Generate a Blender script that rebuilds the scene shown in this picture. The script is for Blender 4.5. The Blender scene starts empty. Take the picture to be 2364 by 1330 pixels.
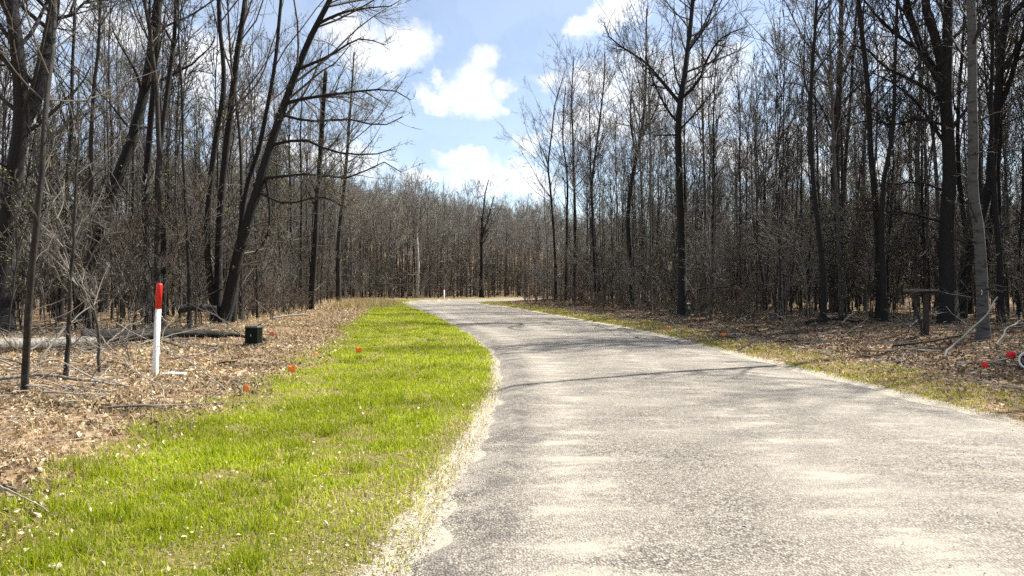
import bpy, math, random
import numpy as np
from mathutils import Vector

# ------------------------------------------------------------------ camera, sky, sun, exposure
SC = bpy.context.scene
COL = SC.collection
F, CU, CV, H = 1707.0, 1182.0, 665.0, 1.6      # photograph: focal length in px, centre, eye height in m

cam_d = bpy.data.cameras.new('camera')
cam_d.sensor_width = 36.0
cam_d.lens = 26.0
cam_d.clip_start = 0.05
cam_d.clip_end = 5000.0
cam = bpy.data.objects.new('camera', cam_d)
COL.objects.link(cam)
cam.location = (0, 0, H)
cam.rotation_euler = (math.radians(90), 0, 0)
SC.camera = cam

SUN_EL, SUN_AZ = math.radians(49), math.radians(31)      # azimuth measured from +x (right) towards +y (ahead)
SKY_STRENGTH, SUN_STRENGTH, EXPOSURE = 0.076, 5.0, 1.22
sun_dir = Vector((math.cos(SUN_EL) * math.cos(SUN_AZ), math.cos(SUN_EL) * math.sin(SUN_AZ), math.sin(SUN_EL)))
sun_d = bpy.data.lights.new('sun', 'SUN')
sun_d.energy = SUN_STRENGTH
sun_d.angle = math.radians(0.55)
sun_d.color = (1.0, 0.955, 0.88)
sun = bpy.data.objects.new('sun', sun_d)
COL.objects.link(sun)
sun.rotation_euler = sun_dir.to_track_quat('Z', 'Y').to_euler()
sun.location = (0, 0, 60)

SC.view_settings.view_transform = 'Standard'
SC.view_settings.look = 'None'
SC.view_settings.exposure = EXPOSURE
SC.view_settings.gamma = 1.0
SC.view_settings.use_curve_mapping = False
try:
    SC.cycles.max_bounces = 4
    SC.cycles.diffuse_bounces = 2
    SC.cycles.adaptive_threshold = 0.02
    SC.cycles.transparent_max_bounces = 4
    SC.cycles.use_denoising = False
except Exception:
    pass


class NT:
    """small helper to write node trees"""
    def __init__(self, tree):
        self.t = tree
        self.n = tree.nodes
        self.l = tree.links

    def node(self, typ, **kw):
        nd = self.n.new(typ)
        for k, v in kw.items():
            setattr(nd, k, v)
        return nd

    def set(self, sock, v):
        if hasattr(v, 'is_linked') or isinstance(v, bpy.types.NodeSocket):
            self.l.new(v, sock)
        else:
            sock.default_value = v

    def math(self, op, a, b=None, c=None, clamp=False):
        nd = self.node('ShaderNodeMath', operation=op, use_clamp=clamp)
        self.set(nd.inputs[0], a)
        if b is not None:
            self.set(nd.inputs[1], b)
        if c is not None:
            self.set(nd.inputs[2], c)
        return nd.outputs[0]

    def vmath(self, op, a, b=None):
        nd = self.node('ShaderNodeVectorMath', operation=op)
        self.set(nd.inputs[0], a)
        if b is not None:
            self.set(nd.inputs[1], b)
        return nd.outputs['Value'] if op in ('LENGTH', 'DISTANCE', 'DOT_PRODUCT') else nd.outputs[0]

    def noise(self, vec, scale, detail=4.0, rough=0.55, dist=0.0):
        nd = self.node('ShaderNodeTexNoise')
        if vec is not None:
            self.l.new(vec, nd.inputs['Vector'])
        nd.inputs['Scale'].default_value = scale
        nd.inputs['Detail'].default_value = detail
        nd.inputs['Roughness'].default_value = rough
        nd.inputs['Distortion'].default_value = dist
        return nd.outputs['Fac']

    def voronoi(self, vec, scale, feature='F1'):
        nd = self.node('ShaderNodeTexVoronoi', feature=feature)
        if vec is not None:
            self.l.new(vec, nd.inputs['Vector'])
        nd.inputs['Scale'].default_value = scale
        return nd

    def ramp(self, fac, stops, interp='LINEAR'):
        nd = self.node('ShaderNodeValToRGB')
        cr = nd.color_ramp
        cr.interpolation = interp
        while len(cr.elements) < len(stops):
            cr.elements.new(0.5)
        for e, (p, c) in zip(cr.elements, stops):
            e.position = p
            e.color = (c[0], c[1], c[2], 1.0) if not isinstance(c, (int, float)) else (c, c, c, 1.0)
        self.set(nd.inputs[0], fac)
        return nd.outputs[0]

    def mix(self, fac, a, b, blend='MIX'):
        nd = self.node('ShaderNodeMix', data_type='RGBA', blend_type=blend)
        self.set(nd.inputs['Factor'], fac)
        for s, v in ((nd.inputs[6], a), (nd.inputs[7], b)):
            if isinstance(v, tuple):
                s.default_value = (v[0], v[1], v[2], 1.0)
            else:
                self.l.new(v, s)
        return nd.outputs[2]

    def smooth(self, v, lo, hi):
        nd = self.node('ShaderNodeMapRange', interpolation_type='SMOOTHSTEP')
        self.set(nd.inputs['Value'], v)
        nd.inputs['From Min'].default_value = lo
        nd.inputs['From Max'].default_value = hi
        return nd.outputs[0]


# --- world: physical sky with scattered cumulus all round
world = bpy.data.worlds.new('World')
SC.world = world
world.use_nodes = True
W = NT(world.node_tree)
W.n.clear()
w_out = W.node('ShaderNodeOutputWorld')
w_bg = W.node('ShaderNodeBackground')
w_sky = W.node('ShaderNodeTexSky', sky_type='NISHITA')
w_sky.sun_disc = False
w_sky.sun_elevation = SUN_EL
w_sky.sun_rotation = math.pi / 2 - SUN_AZ
w_sky.altitude = 200
w_sky.air_density = 1.0
w_sky.dust_density = 0.6
w_sky.ozone_density = 1.3
w_tc = W.node('ShaderNodeTexCoord')
wd = w_tc.outputs['Generated']
n_warp = W.node('ShaderNodeTexNoise')
W.l.new(wd, n_warp.inputs['Vector'])
n_warp.inputs['Scale'].default_value = 9.0
n_warp.inputs['Detail'].default_value = 6.0
n_warp.inputs['Roughness'].default_value = 0.6
warp = W.vmath('SCALE', W.vmath('SUBTRACT', n_warp.outputs['Color'], (0.5, 0.5, 0.5)))
warp.node.inputs['Scale'].default_value = 0.17
wdw = W.vmath('ADD', wd, warp)


def sky_dir(u, v):
    return Vector(((u - CU) / F, 1.0, (CV - v) / F)).normalized()


# the cumulus of the photograph: (u, v) of the centre and half sizes in px
PUFFS = [(1085, 185, 75, 62), (1105, 120, 48, 45), (1030, 205, 70, 26), (1150, 205, 45, 24), (1000, 160, 34, 16),
         (850, 120, 90, 62), (900, 70, 60, 50), (800, 60, 90, 60), (930, 110, 50, 45),
         (1430, 20, 100, 34), (1360, 30, 45, 26),
         (1270, 205, 60, 30), (1380, 200, 110, 50), (1480, 230, 110, 90), (1380, 300, 110, 60), (1230, 330, 50, 36),
         (1100, 378, 60, 20), (1130, 415, 110, 34), (1000, 415, 60, 30), (1240, 420, 90, 40),
         (700, 380, 260, 40), (1700, 330, 260, 60), (1640, 200, 120, 60),
         (470, 160, 110, 70), (250, 60, 130, 70), (560, 260, 90, 60), (60, 250, 90, 120),
         (2060, 140, 60, 60), (2280, 120, 140, 130), (2130, 330, 120, 60), (1930, 400, 200, 50)]
field = None
for (pu, pv, pa, pb) in PUFFS:
    c = sky_dir(pu, pv)
    q = W.vmath('MULTIPLY', W.vmath('SUBTRACT', wdw, tuple(c)), (F / pa, F / pa * 0.6, F / pb))
    dd = W.math('SUBTRACT', 1.25, W.vmath('LENGTH', q))
    field = dd if field is None else W.math('MAXIMUM', field, dd)
puff = W.smooth(field, -0.2, 1.2)
# scattered clouds over the rest of the sky, thinned in the open gap above the road
gen = W.noise(wdw, 2.6, 7.0, 0.58)
gap = W.smooth(W.vmath('DOT_PRODUCT', wd, tuple(sky_dir(1120, 260))), 0.80, 0.955)
gen_m = W.smooth(W.math('SUBTRACT', gen, W.math('MULTIPLY', gap, 0.25)), 0.48, 0.68)
veil = W.math('ADD', 0.12, W.math('MULTIPLY', W.noise(wd, 3.0, 3.0, 0.5), 0.16))       # thin high haze over the whole sky
cloud = W.math('MAXIMUM', veil, W.math('MULTIPLY', W.math('MAXIMUM', puff, gen_m), 0.98))
shade = W.noise(wdw, 7.0, 5.0, 0.6)
cl_col = W.ramp(shade, [(0.32, (5.2, 5.3, 5.8)), (0.52, (7.6, 7.7, 7.9))])
sky_c = W.mix(cloud, w_sky.outputs[0], cl_col)
W.l.new(sky_c, w_bg.inputs['Color'])
w_bg.inputs['Strength'].default_value = SKY_STRENGTH
W.l.new(w_bg.outputs[0], w_out.inputs['Surface'])

# ------------------------------------------------------------------ helpers
RNG = np.random.default_rng(11)
random.seed(4)


def tag(o, label=None, cat=None, group=None, kind=None):
    if label:
        o['label'] = label
    if cat:
        o['category'] = cat
    if group:
        o['group'] = group
    if kind:
        o['kind'] = kind
    return o


def link(name, me, parent=None, loc=None):
    o = bpy.data.objects.new(name, me)
    COL.objects.link(o)
    if parent is not None:
        o.parent = parent
    if loc is not None:
        o.location = loc
    return o


def empty(name, loc, rz=0.0, sc=1.0):
    o = bpy.data.objects.new(name, None)
    COL.objects.link(o)
    o.location = loc
    o.rotation_euler = (0, 0, rz)
    o.scale = (sc, sc, sc)
    o.empty_display_size = 0.2
    return o


def np_mesh(name, verts, faces, mats, smooth=True, colors=None, mat_idx=None, floats=None):
    """verts (N,3); faces: list of index arrays, each (M,k)"""
    me = bpy.data.meshes.new(name)
    verts = np.ascontiguousarray(verts, dtype=np.float32)
    faces = [np.ascontiguousarray(f, dtype=np.int32) for f in faces if len(f)]
    me.vertices.add(len(verts))
    me.vertices.foreach_set('co', verts.ravel())
    nl = sum(f.size for f in faces)
    nf = sum(len(f) for f in faces)
    me.loops.add(nl)
    me.polygons.add(nf)
    me.loops.foreach_set('vertex_index', np.concatenate([f.ravel() for f in faces]))
    starts, s = [], 0
    for f in faces:
        starts.append(s + np.arange(len(f), dtype=np.int32) * f.shape[1])
        s += f.size
    me.polygons.foreach_set('loop_start', np.concatenate(starts))
    me.polygons.foreach_set('use_smooth', np.full(nf, smooth, dtype=bool))
    for m in (mats if isinstance(mats, (list, tuple)) else [mats]):
        me.materials.append(m)
    if mat_idx is not None:
        me.polygons.foreach_set('material_index', np.ascontiguousarray(mat_idx, dtype=np.int32))
    if colors is not None:
        a = me.attributes.new('tint', 'FLOAT_COLOR', 'POINT')
        c4 = np.ones((len(verts), 4), np.float32)
        c4[:, :3] = colors
        a.data.foreach_set('color', c4.ravel())
    if floats:
        for k, arr in floats.items():
            a = me.attributes.new(k, 'FLOAT', 'POINT')
            a.data.foreach_set('value', np.ascontiguousarray(arr, dtype=np.float32))
    me.update(calc_edges=True)
    return me


def norm(v):
    return v / np.maximum(np.linalg.norm(v, axis=-1, keepdims=True), 1e-9)


def tubes(P, R, sides):
    """P (B,n,3), R (B,n) -> verts, quads of B tapered tubes"""
    B, n, _ = P.shape
    T = norm(np.gradient(P, axis=1))
    ref = np.zeros((B, 1, 3))
    mean = np.abs(T.mean(axis=1))
    ref[np.arange(B), 0, np.argmin(mean, axis=1)] = 1.0
    U = norm(np.cross(T, np.broadcast_to(ref, T.shape)))
    V = np.cross(T, U)
    a = np.arange(sides) * 2 * math.pi / sides
    ring = U[:, :, None, :] * np.cos(a)[None, None, :, None] + V[:, :, None, :] * np.sin(a)[None, None, :, None]
    verts = P[:, :, None, :] + ring * R[:, :, None, None]
    idx = np.arange(B * n * sides).reshape(B, n, sides)
    i0 = idx[:, :-1, :]
    i1 = idx[:, 1:, :]
    q = np.stack([i0, np.roll(i0, -1, axis=2), np.roll(i1, -1, axis=2), i1], axis=-1).reshape(-1, 4)
    return verts.reshape(-1, 3), q


class Build:
    def __init__(self):
        self.v, self.q, self.t, self.n = [], [], [], 0

    def add_tubes(self, P, R, sides):
        if len(P) == 0:
            return
        v, q = tubes(P, R, sides)
        self.v.append(v)
        self.q.append(q + self.n)
        self.n += len(v)

    def add(self, v, quads=None, tris=None):
        v = np.asarray(v, float)
        if quads is not None and len(quads):
            self.q.append(np.asarray(quads) + self.n)
        if tris is not None and len(tris):
            self.t.append(np.asarray(tris) + self.n)
        self.v.append(v)
        self.n += len(v)

    def box(self, c, s, rz=0.0, taper=1.0):
        sx, sy, sz = [k / 2 for k in s]
        pts = []
        for z, k in ((-sz, 1.0), (sz, taper)):
            for x, y in ((-sx, -sy), (sx, -sy), (sx, sy), (-sx, sy)):
                x2, y2 = x * k, y * k
                pts.append((c[0] + x2 * math.cos(rz) - y2 * math.sin(rz), c[1] + x2 * math.sin(rz) + y2 * math.cos(rz), c[2] + z))
        self.add(pts, [(3, 2, 1, 0), (4, 5, 6, 7), (0, 1, 5, 4), (1, 2, 6, 5), (2, 3, 7, 6), (3, 0, 4, 7)])

    def mesh(self, name, mat, smooth=True):
        f = []
        if self.q:
            f.append(np.concatenate(self.q))
        if self.t:
            f.append(np.concatenate(self.t))
        return np_mesh(name, np.concatenate(self.v), f, mat, smooth)


def bevel(o, w=0.01, seg=2):
    m = o.modifiers.new('bevel', 'BEVEL')
    m.width = w
    m.segments = seg
    m.limit_method = 'ANGLE'
    return o


def spline(pts, n):
    """Catmull-Rom through pts (k,d) resampled at n points"""
    p = np.asarray(pts, float)
    d = np.concatenate([[0], np.cumsum(np.linalg.norm(np.diff(p, axis=0), axis=1))])
    t = np.linspace(0, d[-1], n)
    e = np.vstack([2 * p[0] - p[1], p, 2 * p[-1] - p[-2]])
    i = np.clip(np.searchsorted(d, t, side='right') - 1, 0, len(p) - 2)
    s = ((t - d[i]) / np.maximum(d[i + 1] - d[i], 1e-9))[:, None]
    a, b, c, f = e[i], e[i + 1], e[i + 2], e[i + 3]
    return 0.5 * (2 * b + (c - a) * s + (2 * a - 5 * b + 4 * c - f) * s ** 2 + (3 * b - a - 3 * c + f) * s ** 3)


# ------------------------------------------------------------------ lie of the land
# left and right edge of the road, in metres (x to the right, y ahead)
EDGE_L = [(-1.2, -14), (-.9, -4), (-.75, 1.5), (-.62, 4.1), (-.49, 6.3), (-.30, 9.6), (-.25, 13.3), (-.57, 18.8), (-2.05, 28.7), (-5.1, 45.5),
          (-8.3, 61), (-12.0, 81), (-11.9, 94), (-8.8, 102), (-4.0, 108), (4.7, 118), (16, 129), (34, 142), (75, 165), (150, 200)]
EDGE_R = [(6.1, -14), (6.05, -4), (6.05, 1.5), (6.05, 4), (6.02, 6.3), (5.95, 9.0), (5.8, 12.5), (5.45, 17.5), (4.75, 28.5), (2.3, 46),
          (-.1, 61), (-3.6, 78), (-3.2, 84), (-.4, 88.5), (2.5, 94), (8.5, 104), (20, 116), (38, 130), (79, 154), (154, 190)]
NR = 420
EL, ER = spline(EDGE_L, NR), spline(EDGE_R, NR)
# resample so that the cross-sections match pairwise
def pairwise(pts, n):
    p = np.asarray(pts, float)
    k = len(p)
    e = np.vstack([2 * p[0] - p[1], p, 2 * p[-1] - p[-2]])
    t = np.linspace(0, k - 1 - 1e-6, n)
    i = t.astype(int)
    s = (t - i)[:, None]
    a, b, c, f = e[i], e[i + 1], e[i + 2], e[i + 3]
    return 0.5 * (2 * b + (c - a) * s + (2 * a - 5 * b + 4 * c - f) * s ** 2 + (3 * b - a - 3 * c + f) * s ** 3)
EL, ER = pairwise(EDGE_L, NR), pairwise(EDGE_R, NR)
CEN = (EL + ER) / 2
HALF = np.linalg.norm(EL - ER, axis=1) / 2
ALONG = np.concatenate([[0], np.cumsum(np.linalg.norm(np.diff(CEN, axis=0), axis=1))])


def road_dist(x, y):
    """signed distance beyond the road edge (negative on the road), side (-1 left, +1 right)"""
    x = np.atleast_1d(np.asarray(x, float))
    y = np.atleast_1d(np.asarray(y, float))
    out = np.empty(len(x))
    side = np.empty(len(x))
    A, D = CEN[:-1], np.diff(CEN, axis=0)
    L2 = (D ** 2).sum(1)
    for s in range(0, len(x), 20000):
        p = np.stack([x[s:s + 20000], y[s:s + 20000]], 1)
        w = p[:, None, :] - A[None]
        t = np.clip((w * D[None]).sum(2) / L2, 0, 1)
        r = w - t[:, :, None] * D[None]
        d2 = (r ** 2).sum(2)
        i = d2.argmin(1)
        k = np.arange(len(p))
        d = np.sqrt(d2[k, i])
        cr = D[i, 0] * w[k, i, 1] - D[i, 1] * w[k, i, 0]
        hw = HALF[i] + (HALF[i + 1] - HALF[i]) * t[k, i]
        out[s:s + 20000] = d - hw
        side[s:s + 20000] = np.where(cr > 0, -1, 1)
    return out, side


def ipl(v, xs, ys):
    return np.interp(v, xs, ys)


def verge_left(y):       # width of the mown grass on the left
    return ipl(y, [0, 4, 6, 9, 13, 18, 29, 46, 78, 95, 104], [2.3, 2.75, 3.2, 3.65, 3.8, 4.1, 4.4, 3.9, 2.6, 2.6, 3.6])


def bumps(x, y):
    return (np.sin(x * .61 + 1.3) * np.cos(y * .47 + .4) + .6 * np.sin(x * 1.37 + y * .9) * np.cos(y * 1.1 - x * .3 + 2)
            + .35 * np.sin(x * 2.9 - y * 1.7) * np.cos(y * 2.3 + x * 1.9))


def ground_z(x, y, d=None, side=None):
    x = np.atleast_1d(np.asarray(x, float))
    y = np.atleast_1d(np.asarray(y, float))
    if d is None:
        d, side = road_dist(x, y)
    k = np.clip((d - 0.1) / 3.5, 0, 1)
    z = bumps(x, y) * 0.055 * k
    z += np.where(side > 0, 0.30, 0.22) * np.clip((d - ipl(d, [0, 99], [2.4, 2.4])) / 5.0, 0, 1) ** 1.2       # the woods stand a little higher
    z += 0.02 * np.clip(d, 0, .8)
    z += np.where(side < 0, 18.0, 0.0) * np.clip((d - 26) / 74.0, 0, 1) * np.clip((y - 95) / 15.0, 0, 1)      # low hill beyond the bend
    return z


def gz(x, y):
    return float(ground_z(x, y)[0])


def px(u, v, Y):
    """point at depth Y that the photograph shows at (u, v)"""
    return np.array([(u - CU) * Y / F, Y, H + (CV - v) * Y / F])


def on_ground(u, Y):
    x = (u - CU) * Y / F
    return np.array([x, Y, gz(x, Y)])


def stand_at(u, v):
    """ground point that the photograph shows at (u, v)"""
    z = 0.1
    for _ in range(12):
        Y = F * (H - z) / (v - CV)
        z = .5 * z + .5 * gz((u - CU) * Y / F, Y)
    return np.array([(u - CU) * Y / F, Y, z])


# ------------------------------------------------------------------ materials
def material(name):
    m = bpy.data.materials.new(name)
    m.use_nodes = True
    t = NT(m.node_tree)
    bsdf = t.n['Principled BSDF']
    return m, t, bsdf


def simple(name, col, rough=0.7, var=0.25, scale=14.0, bump=0.2, dirt=None):
    m, t, b = material(name)
    g = t.node('ShaderNodeTexCoord').outputs['Object']
    f = t.noise(g, scale, 6.0, 0.65)
    c = t.ramp(f, [(0.25, tuple(k * (1 - var) for k in col)), (0.75, tuple(min(1, k * (1 + var)) for k in col))])
    if dirt:
        f2 = t.smooth(t.noise(g, scale * .4, 5.0, 0.7), 0.52, 0.66)
        c = t.mix(t.math('MULTIPLY', f2, 0.7), c, dirt)
    t.l.new(c, b.inputs['Base Color'])
    b.inputs['Roughness'].default_value = rough
    bp = t.node('ShaderNodeBump')
    bp.inputs['Strength'].default_value = bump
    bp.inputs['Distance'].default_value = 0.01
    t.l.new(t.noise(g, scale * 4, 4.0, 0.6), bp.inputs['Height'])
    t.l.new(bp.outputs[0], b.inputs['Normal'])
    return m


def bark(name, dark, light, bands=False, lich=None):
    m, t, b = material(name)
    g = t.node('ShaderNodeNewGeometry').outputs['Position']
    mp = t.node('ShaderNodeMapping')
    t.l.new(g, mp.inputs['Vector'])
    mp.inputs['Scale'].default_value = (1, 1, 0.16) if not bands else (0.7, 0.7, 3.0)
    f = t.noise(mp.outputs[0], 22.0 if not bands else 4.0, 6.0, 0.7)
    if bands:
        c = t.ramp(f, [(0.34, dark), (0.47, light), (0.8, tuple(min(1, k * 1.15) for k in light))])
    else:
        c = t.ramp(f, [(0.34, dark), (0.68, light)])
    patch = t.smooth(t.noise(g, 3.1, 5.0, 0.65), 0.54, 0.68)
    if lich:
        c = t.mix(t.math('MULTIPLY', patch, 0.75), c, lich)
    t.l.new(c, b.inputs['Base Color'])
    b.inputs['Roughness'].default_value = 0.9
    bp = t.node('ShaderNodeBump')
    bp.inputs['Strength'].default_value = 0.8 if not bands else 0.3
    bp.inputs['Distance'].default_value = 0.03
    t.l.new(f, bp.inputs['Height'])
    t.l.new(bp.outputs[0], b.inputs['Normal'])
    return m


def leafy(name, transl=0.45, rough=0.6, attr='tint'):
    """thin plant matter, colour of each piece from its own tint"""
    m, t, b = material(name)
    a = t.node('ShaderNodeAttribute', attribute_name=attr).outputs['Color']
    t.l.new(a, b.inputs['Base Color'])
    b.inputs['Roughness'].default_value = rough
    b.inputs['Specular IOR Level'].default_value = 0.25
    tr = t.node('ShaderNodeBsdfTranslucent')
    t.l.new(a, tr.inputs['Color'])
    mx = t.node('ShaderNodeMixShader')
    mx.inputs[0].default_value = transl
    t.l.new(b.outputs[0], mx.inputs[1])
    t.l.new(tr.outputs[0], mx.inputs[2])
    t.l.new(mx.outputs[0], t.n['Material Output'].inputs['Surface'])
    return m


M = {}
M['bark_dark'] = bark('bark_dark', (0.003, 0.0025, 0.002), (0.016, 0.013, 0.0105))
M['bark_brown'] = bark('bark_brown', (0.008, 0.006, 0.005), (0.042, 0.033, 0.026), lich=(0.055, 0.055, 0.042))
M['bark_grey'] = bark('bark_grey', (0.02, 0.018, 0.016), (0.115, 0.105, 0.09), lich=(0.06, 0.064, 0.045))
M['bark_aspen'] = bark('bark_aspen', (0.009, 0.008, 0.0075), (0.078, 0.075, 0.070), bands=True)
M['bark_birch'] = bark('bark_birch', (0.03, 0.027, 0.025), (0.44, 0.425, 0.39), bands=True)
M['twig_dark'] = simple('twig_dark', (0.020, 0.016, 0.012), 0.85, 0.4, 3.0, 0.0)
M['twig_brown'] = simple('twig_brown', (0.080, 0.064, 0.047), 0.8, 0.45, 2.0, 0.0)
M['twig_grey'] = simple('twig_grey', (0.130, 0.117, 0.096), 0.8, 0.45, 2.0, 0.0)
M['twig_far_hazed'] = simple('twig_far_hazed', (0.19, 0.175, 0.15), 0.8, 0.45, 2.0, 0.0)  # distant twigs coloured paler in place of haze
M['twig_pale'] = simple('twig_pale', (0.27, 0.235, 0.19), 0.8, 0.3, 3.0, 0.0)
M['log_white'] = bark('log_white', (0.04, 0.034, 0.028), (0.36, 0.335, 0.29), lich=(0.09, 0.075, 0.05))
M['leaf'] = leafy('leaf', 0.40)
M['dry_leaf'] = leafy('dry_leaf', 0.22, 0.75)
M['grass'] = leafy('grass_blade', 0.5, 0.5)

# ground: leaf litter, thin turf and sandy shoulder, told apart by where they lie
m, t, b = material('ground')
M['ground'] = m
pos = t.node('ShaderNodeNewGeometry').outputs['Position']
at_g = t.node('ShaderNodeAttribute', attribute_name='turf').outputs['Fac']
at_s = t.node('ShaderNodeAttribute', attribute_name='shoulder').outputs['Fac']
n1 = t.noise(pos, 1.3, 5.0, 0.6)
n2 = t.noise(pos, 7.0, 5.0, 0.65)
vo = t.voronoi(pos, 11.0)
litter = t.ramp(t.node('ShaderNodeSeparateColor').outputs[0], [(0, (0.05, 0.03, 0.018)), (0.3, (0.15, 0.095, 0.053)), (0.6, (0.28, 0.19, 0.11)), (1.0, (0.50, 0.38, 0.25))])
sepn = litter.node.inputs[0].links[0].from_node
t.l.new(vo.outputs['Color'], sepn.inputs[0])
soil = t.ramp(n2, [(0.3, (0.035, 0.024, 0.016)), (0.7, (0.12, 0.085, 0.055))])
lit = t.mix(t.smooth(n1, 0.30, 0.55), soil, litter)
turf = t.ramp(t.noise(pos, 34.0, 6.0, 0.75), [(0.25, (0.05, 0.045, 0.014)), (0.5, (0.17, 0.145, 0.045)), (0.75, (0.42, 0.34, 0.16))])
sand = t.ramp(t.noise(pos, 60.0, 6.0, 0.75), [(0.3, (0.20, 0.165, 0.12)), (0.52, (0.44, 0.385, 0.30)), (0.72, (0.66, 0.60, 0.49))])
gf = t.smooth(t.math('ADD', at_g, t.math('MULTIPLY', t.math('SUBTRACT', n2, 0.5), 0.9)), 0.40, 0.60)
c1 = t.mix(gf, lit, turf)
sf = t.smooth(t.math('ADD', at_s, t.math('MULTIPLY', t.math('SUBTRACT', n2, 0.5), 0.9)), 0.40, 0.60)
c2 = t.mix(sf, c1, sand)
t.l.new(c2, b.inputs['Base Color'])
b.inputs['Roughness'].default_value = 0.95
b.inputs['Specular IOR Level'].default_value = 0.05
bp = t.node('ShaderNodeBump')
bp.inputs['Strength'].default_value = 0.8
bp.inputs['Distance'].default_value = 0.03
t.l.new(t.math('ADD', vo.outputs['Distance'], t.noise(pos, 40.0, 4.0, 0.7)), bp.inputs['Height'])
t.l.new(bp.outputs[0], b.inputs['Normal'])

# road: worn chip seal, pale dust in the wheel tracks and in shallow hollows
m, t, b = material('road_chip_seal')
M['road'] = m
uv = t.node('ShaderNodeUVMap', uv_map='metres').outputs[0]
pos = t.node('ShaderNodeNewGeometry').outputs['Position']
lat = t.node('ShaderNodeSeparateXYZ')
t.l.new(uv, lat.inputs[0])
x_m = lat.outputs[0]                      # metres from the left edge
vch = t.voronoi(pos, 62.0)
vch2 = t.voronoi(pos, 34.0)
chip = t.ramp(t.node('ShaderNodeSeparateColor').outputs[0], [(0.0, (0.05, 0.045, 0.037)), (0.22, (0.16, 0.142, 0.118)), (0.6, (0.36, 0.325, 0.275)), (1.0, (0.66, 0.62, 0.55))])
t.l.new(vch.outputs['Color'], chip.node.inputs[0].links[0].from_node.inputs[0])
chip2 = t.ramp(t.node('ShaderNodeSeparateColor').outputs[1], [(0.0, (0.07, 0.06, 0.05)), (0.35, (0.27, 0.24, 0.20)), (1.0, (0.56, 0.51, 0.45))])
t.l.new(vch2.outputs['Color'], chip2.node.inputs[0].links[0].from_node.inputs[0])
chips = t.mix(0.35, chip, chip2)
gapm = t.smooth(vch.outputs['Distance'], 0.52, 0.74)
chips = t.mix(t.math('MULTIPLY', gapm, 0.8), chips, (0.05, 0.045, 0.04))
big = t.noise(pos, 0.55, 5.0, 0.6)
chips = t.mix(t.smooth(big, 0.35, 0.7), chips, t.mix(0.5, chips, (0.48, 0.44, 0.38)))
mp = t.node('ShaderNodeMapping')
t.l.new(uv, mp.inputs['Vector'])
mp.inputs['Scale'].default_value = (0.8, 2.1, 1.0)
dn = t.noise(mp.outputs[0], 1.5, 7.0, 0.66, 0.4)
def track(c, w):
    return t.math('MULTIPLY', t.smooth(t.math('SUBTRACT', w, t.math('ABSOLUTE', t.math('SUBTRACT', x_m, c))), 0.0, w), 1.0)
tr = t.math('MAXIMUM', track(0.95, 0.55), t.math('MULTIPLY', track(3.1, 0.6), 0.75))
tr = t.math('MAXIMUM', tr, t.math('MULTIPLY', track(4.9, 0.9), 0.7))
dust = t.smooth(t.math('ADD', dn, t.math('MULTIPLY', tr, 0.115)), 0.56, 0.76)
dust_soft = t.smooth(t.math('ADD', dn, t.math('MULTIPLY', tr, 0.16)), 0.45, 0.75)
fine = t.noise(pos, 130.0, 4.0, 0.7)
dcol = t.ramp(fine, [(0.3, (0.42, 0.37, 0.29)), (0.65, (0.80, 0.745, 0.63))])
c = t.mix(t.math('MULTIPLY', dust_soft, 0.28), chips, dcol)
c = t.mix(t.math('MULTIPLY', dust, t.math('MULTIPLY', t.smooth(fine, 0.30, 0.55), 0.42)), c, dcol)
worn = t.smooth(t.math('SUBTRACT', 0.30, t.math('ABSOLUTE', t.math('SUBTRACT', t.math('ADD', x_m, t.math('MULTIPLY', t.math('SUBTRACT', t.noise(pos, 1.6, 5.0, 0.65), 0.5), 0.9)), 0.42))), 0.0, 0.28)      # bare dark binder along the left edge
c = t.mix(t.math('MULTIPLY', t.math('MULTIPLY', worn, t.smooth(t.noise(pos, 2.6, 5.0, 0.7), 0.42, 0.58)), 0.55), c, (0.10, 0.092, 0.085))
edge_d = t.smooth(t.math('ADD', x_m, t.math('MULTIPLY', t.math('SUBTRACT', t.noise(pos, 5.0, 5.0, 0.7), 0.5), 0.5)), 0.16, -0.05)
c = t.mix(t.math('MULTIPLY', edge_d, 0.7), c, dcol)
c = t.mix(1.0, c, (0.70, 0.682, 0.65), 'MULTIPLY')
t.l.new(c, b.inputs['Base Color'])
b.inputs['Roughness'].default_value = 0.85
b.inputs['Specular IOR Level'].default_value = 0.3
bp = t.node('ShaderNodeBump')
bp.inputs['Strength'].default_value = 0.9
bp.inputs['Distance'].default_value = 0.012
hgt = t.math('SUBTRACT', 1.0, vch.outputs['Distance'])
hgt = t.math('MULTIPLY', hgt, t.math('SUBTRACT', 1.0, t.math('MULTIPLY', dust, 0.8)))
t.l.new(hgt, bp.inputs['Height'])
t.l.new(bp.outputs[0], b.inputs['Normal'])

# ------------------------------------------------------------------ ground and road
def axis(parts):
    out = []
    for a, b_, st in parts:
        out.append(np.arange(a, b_, st))
    return np.concatenate(out)


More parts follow.
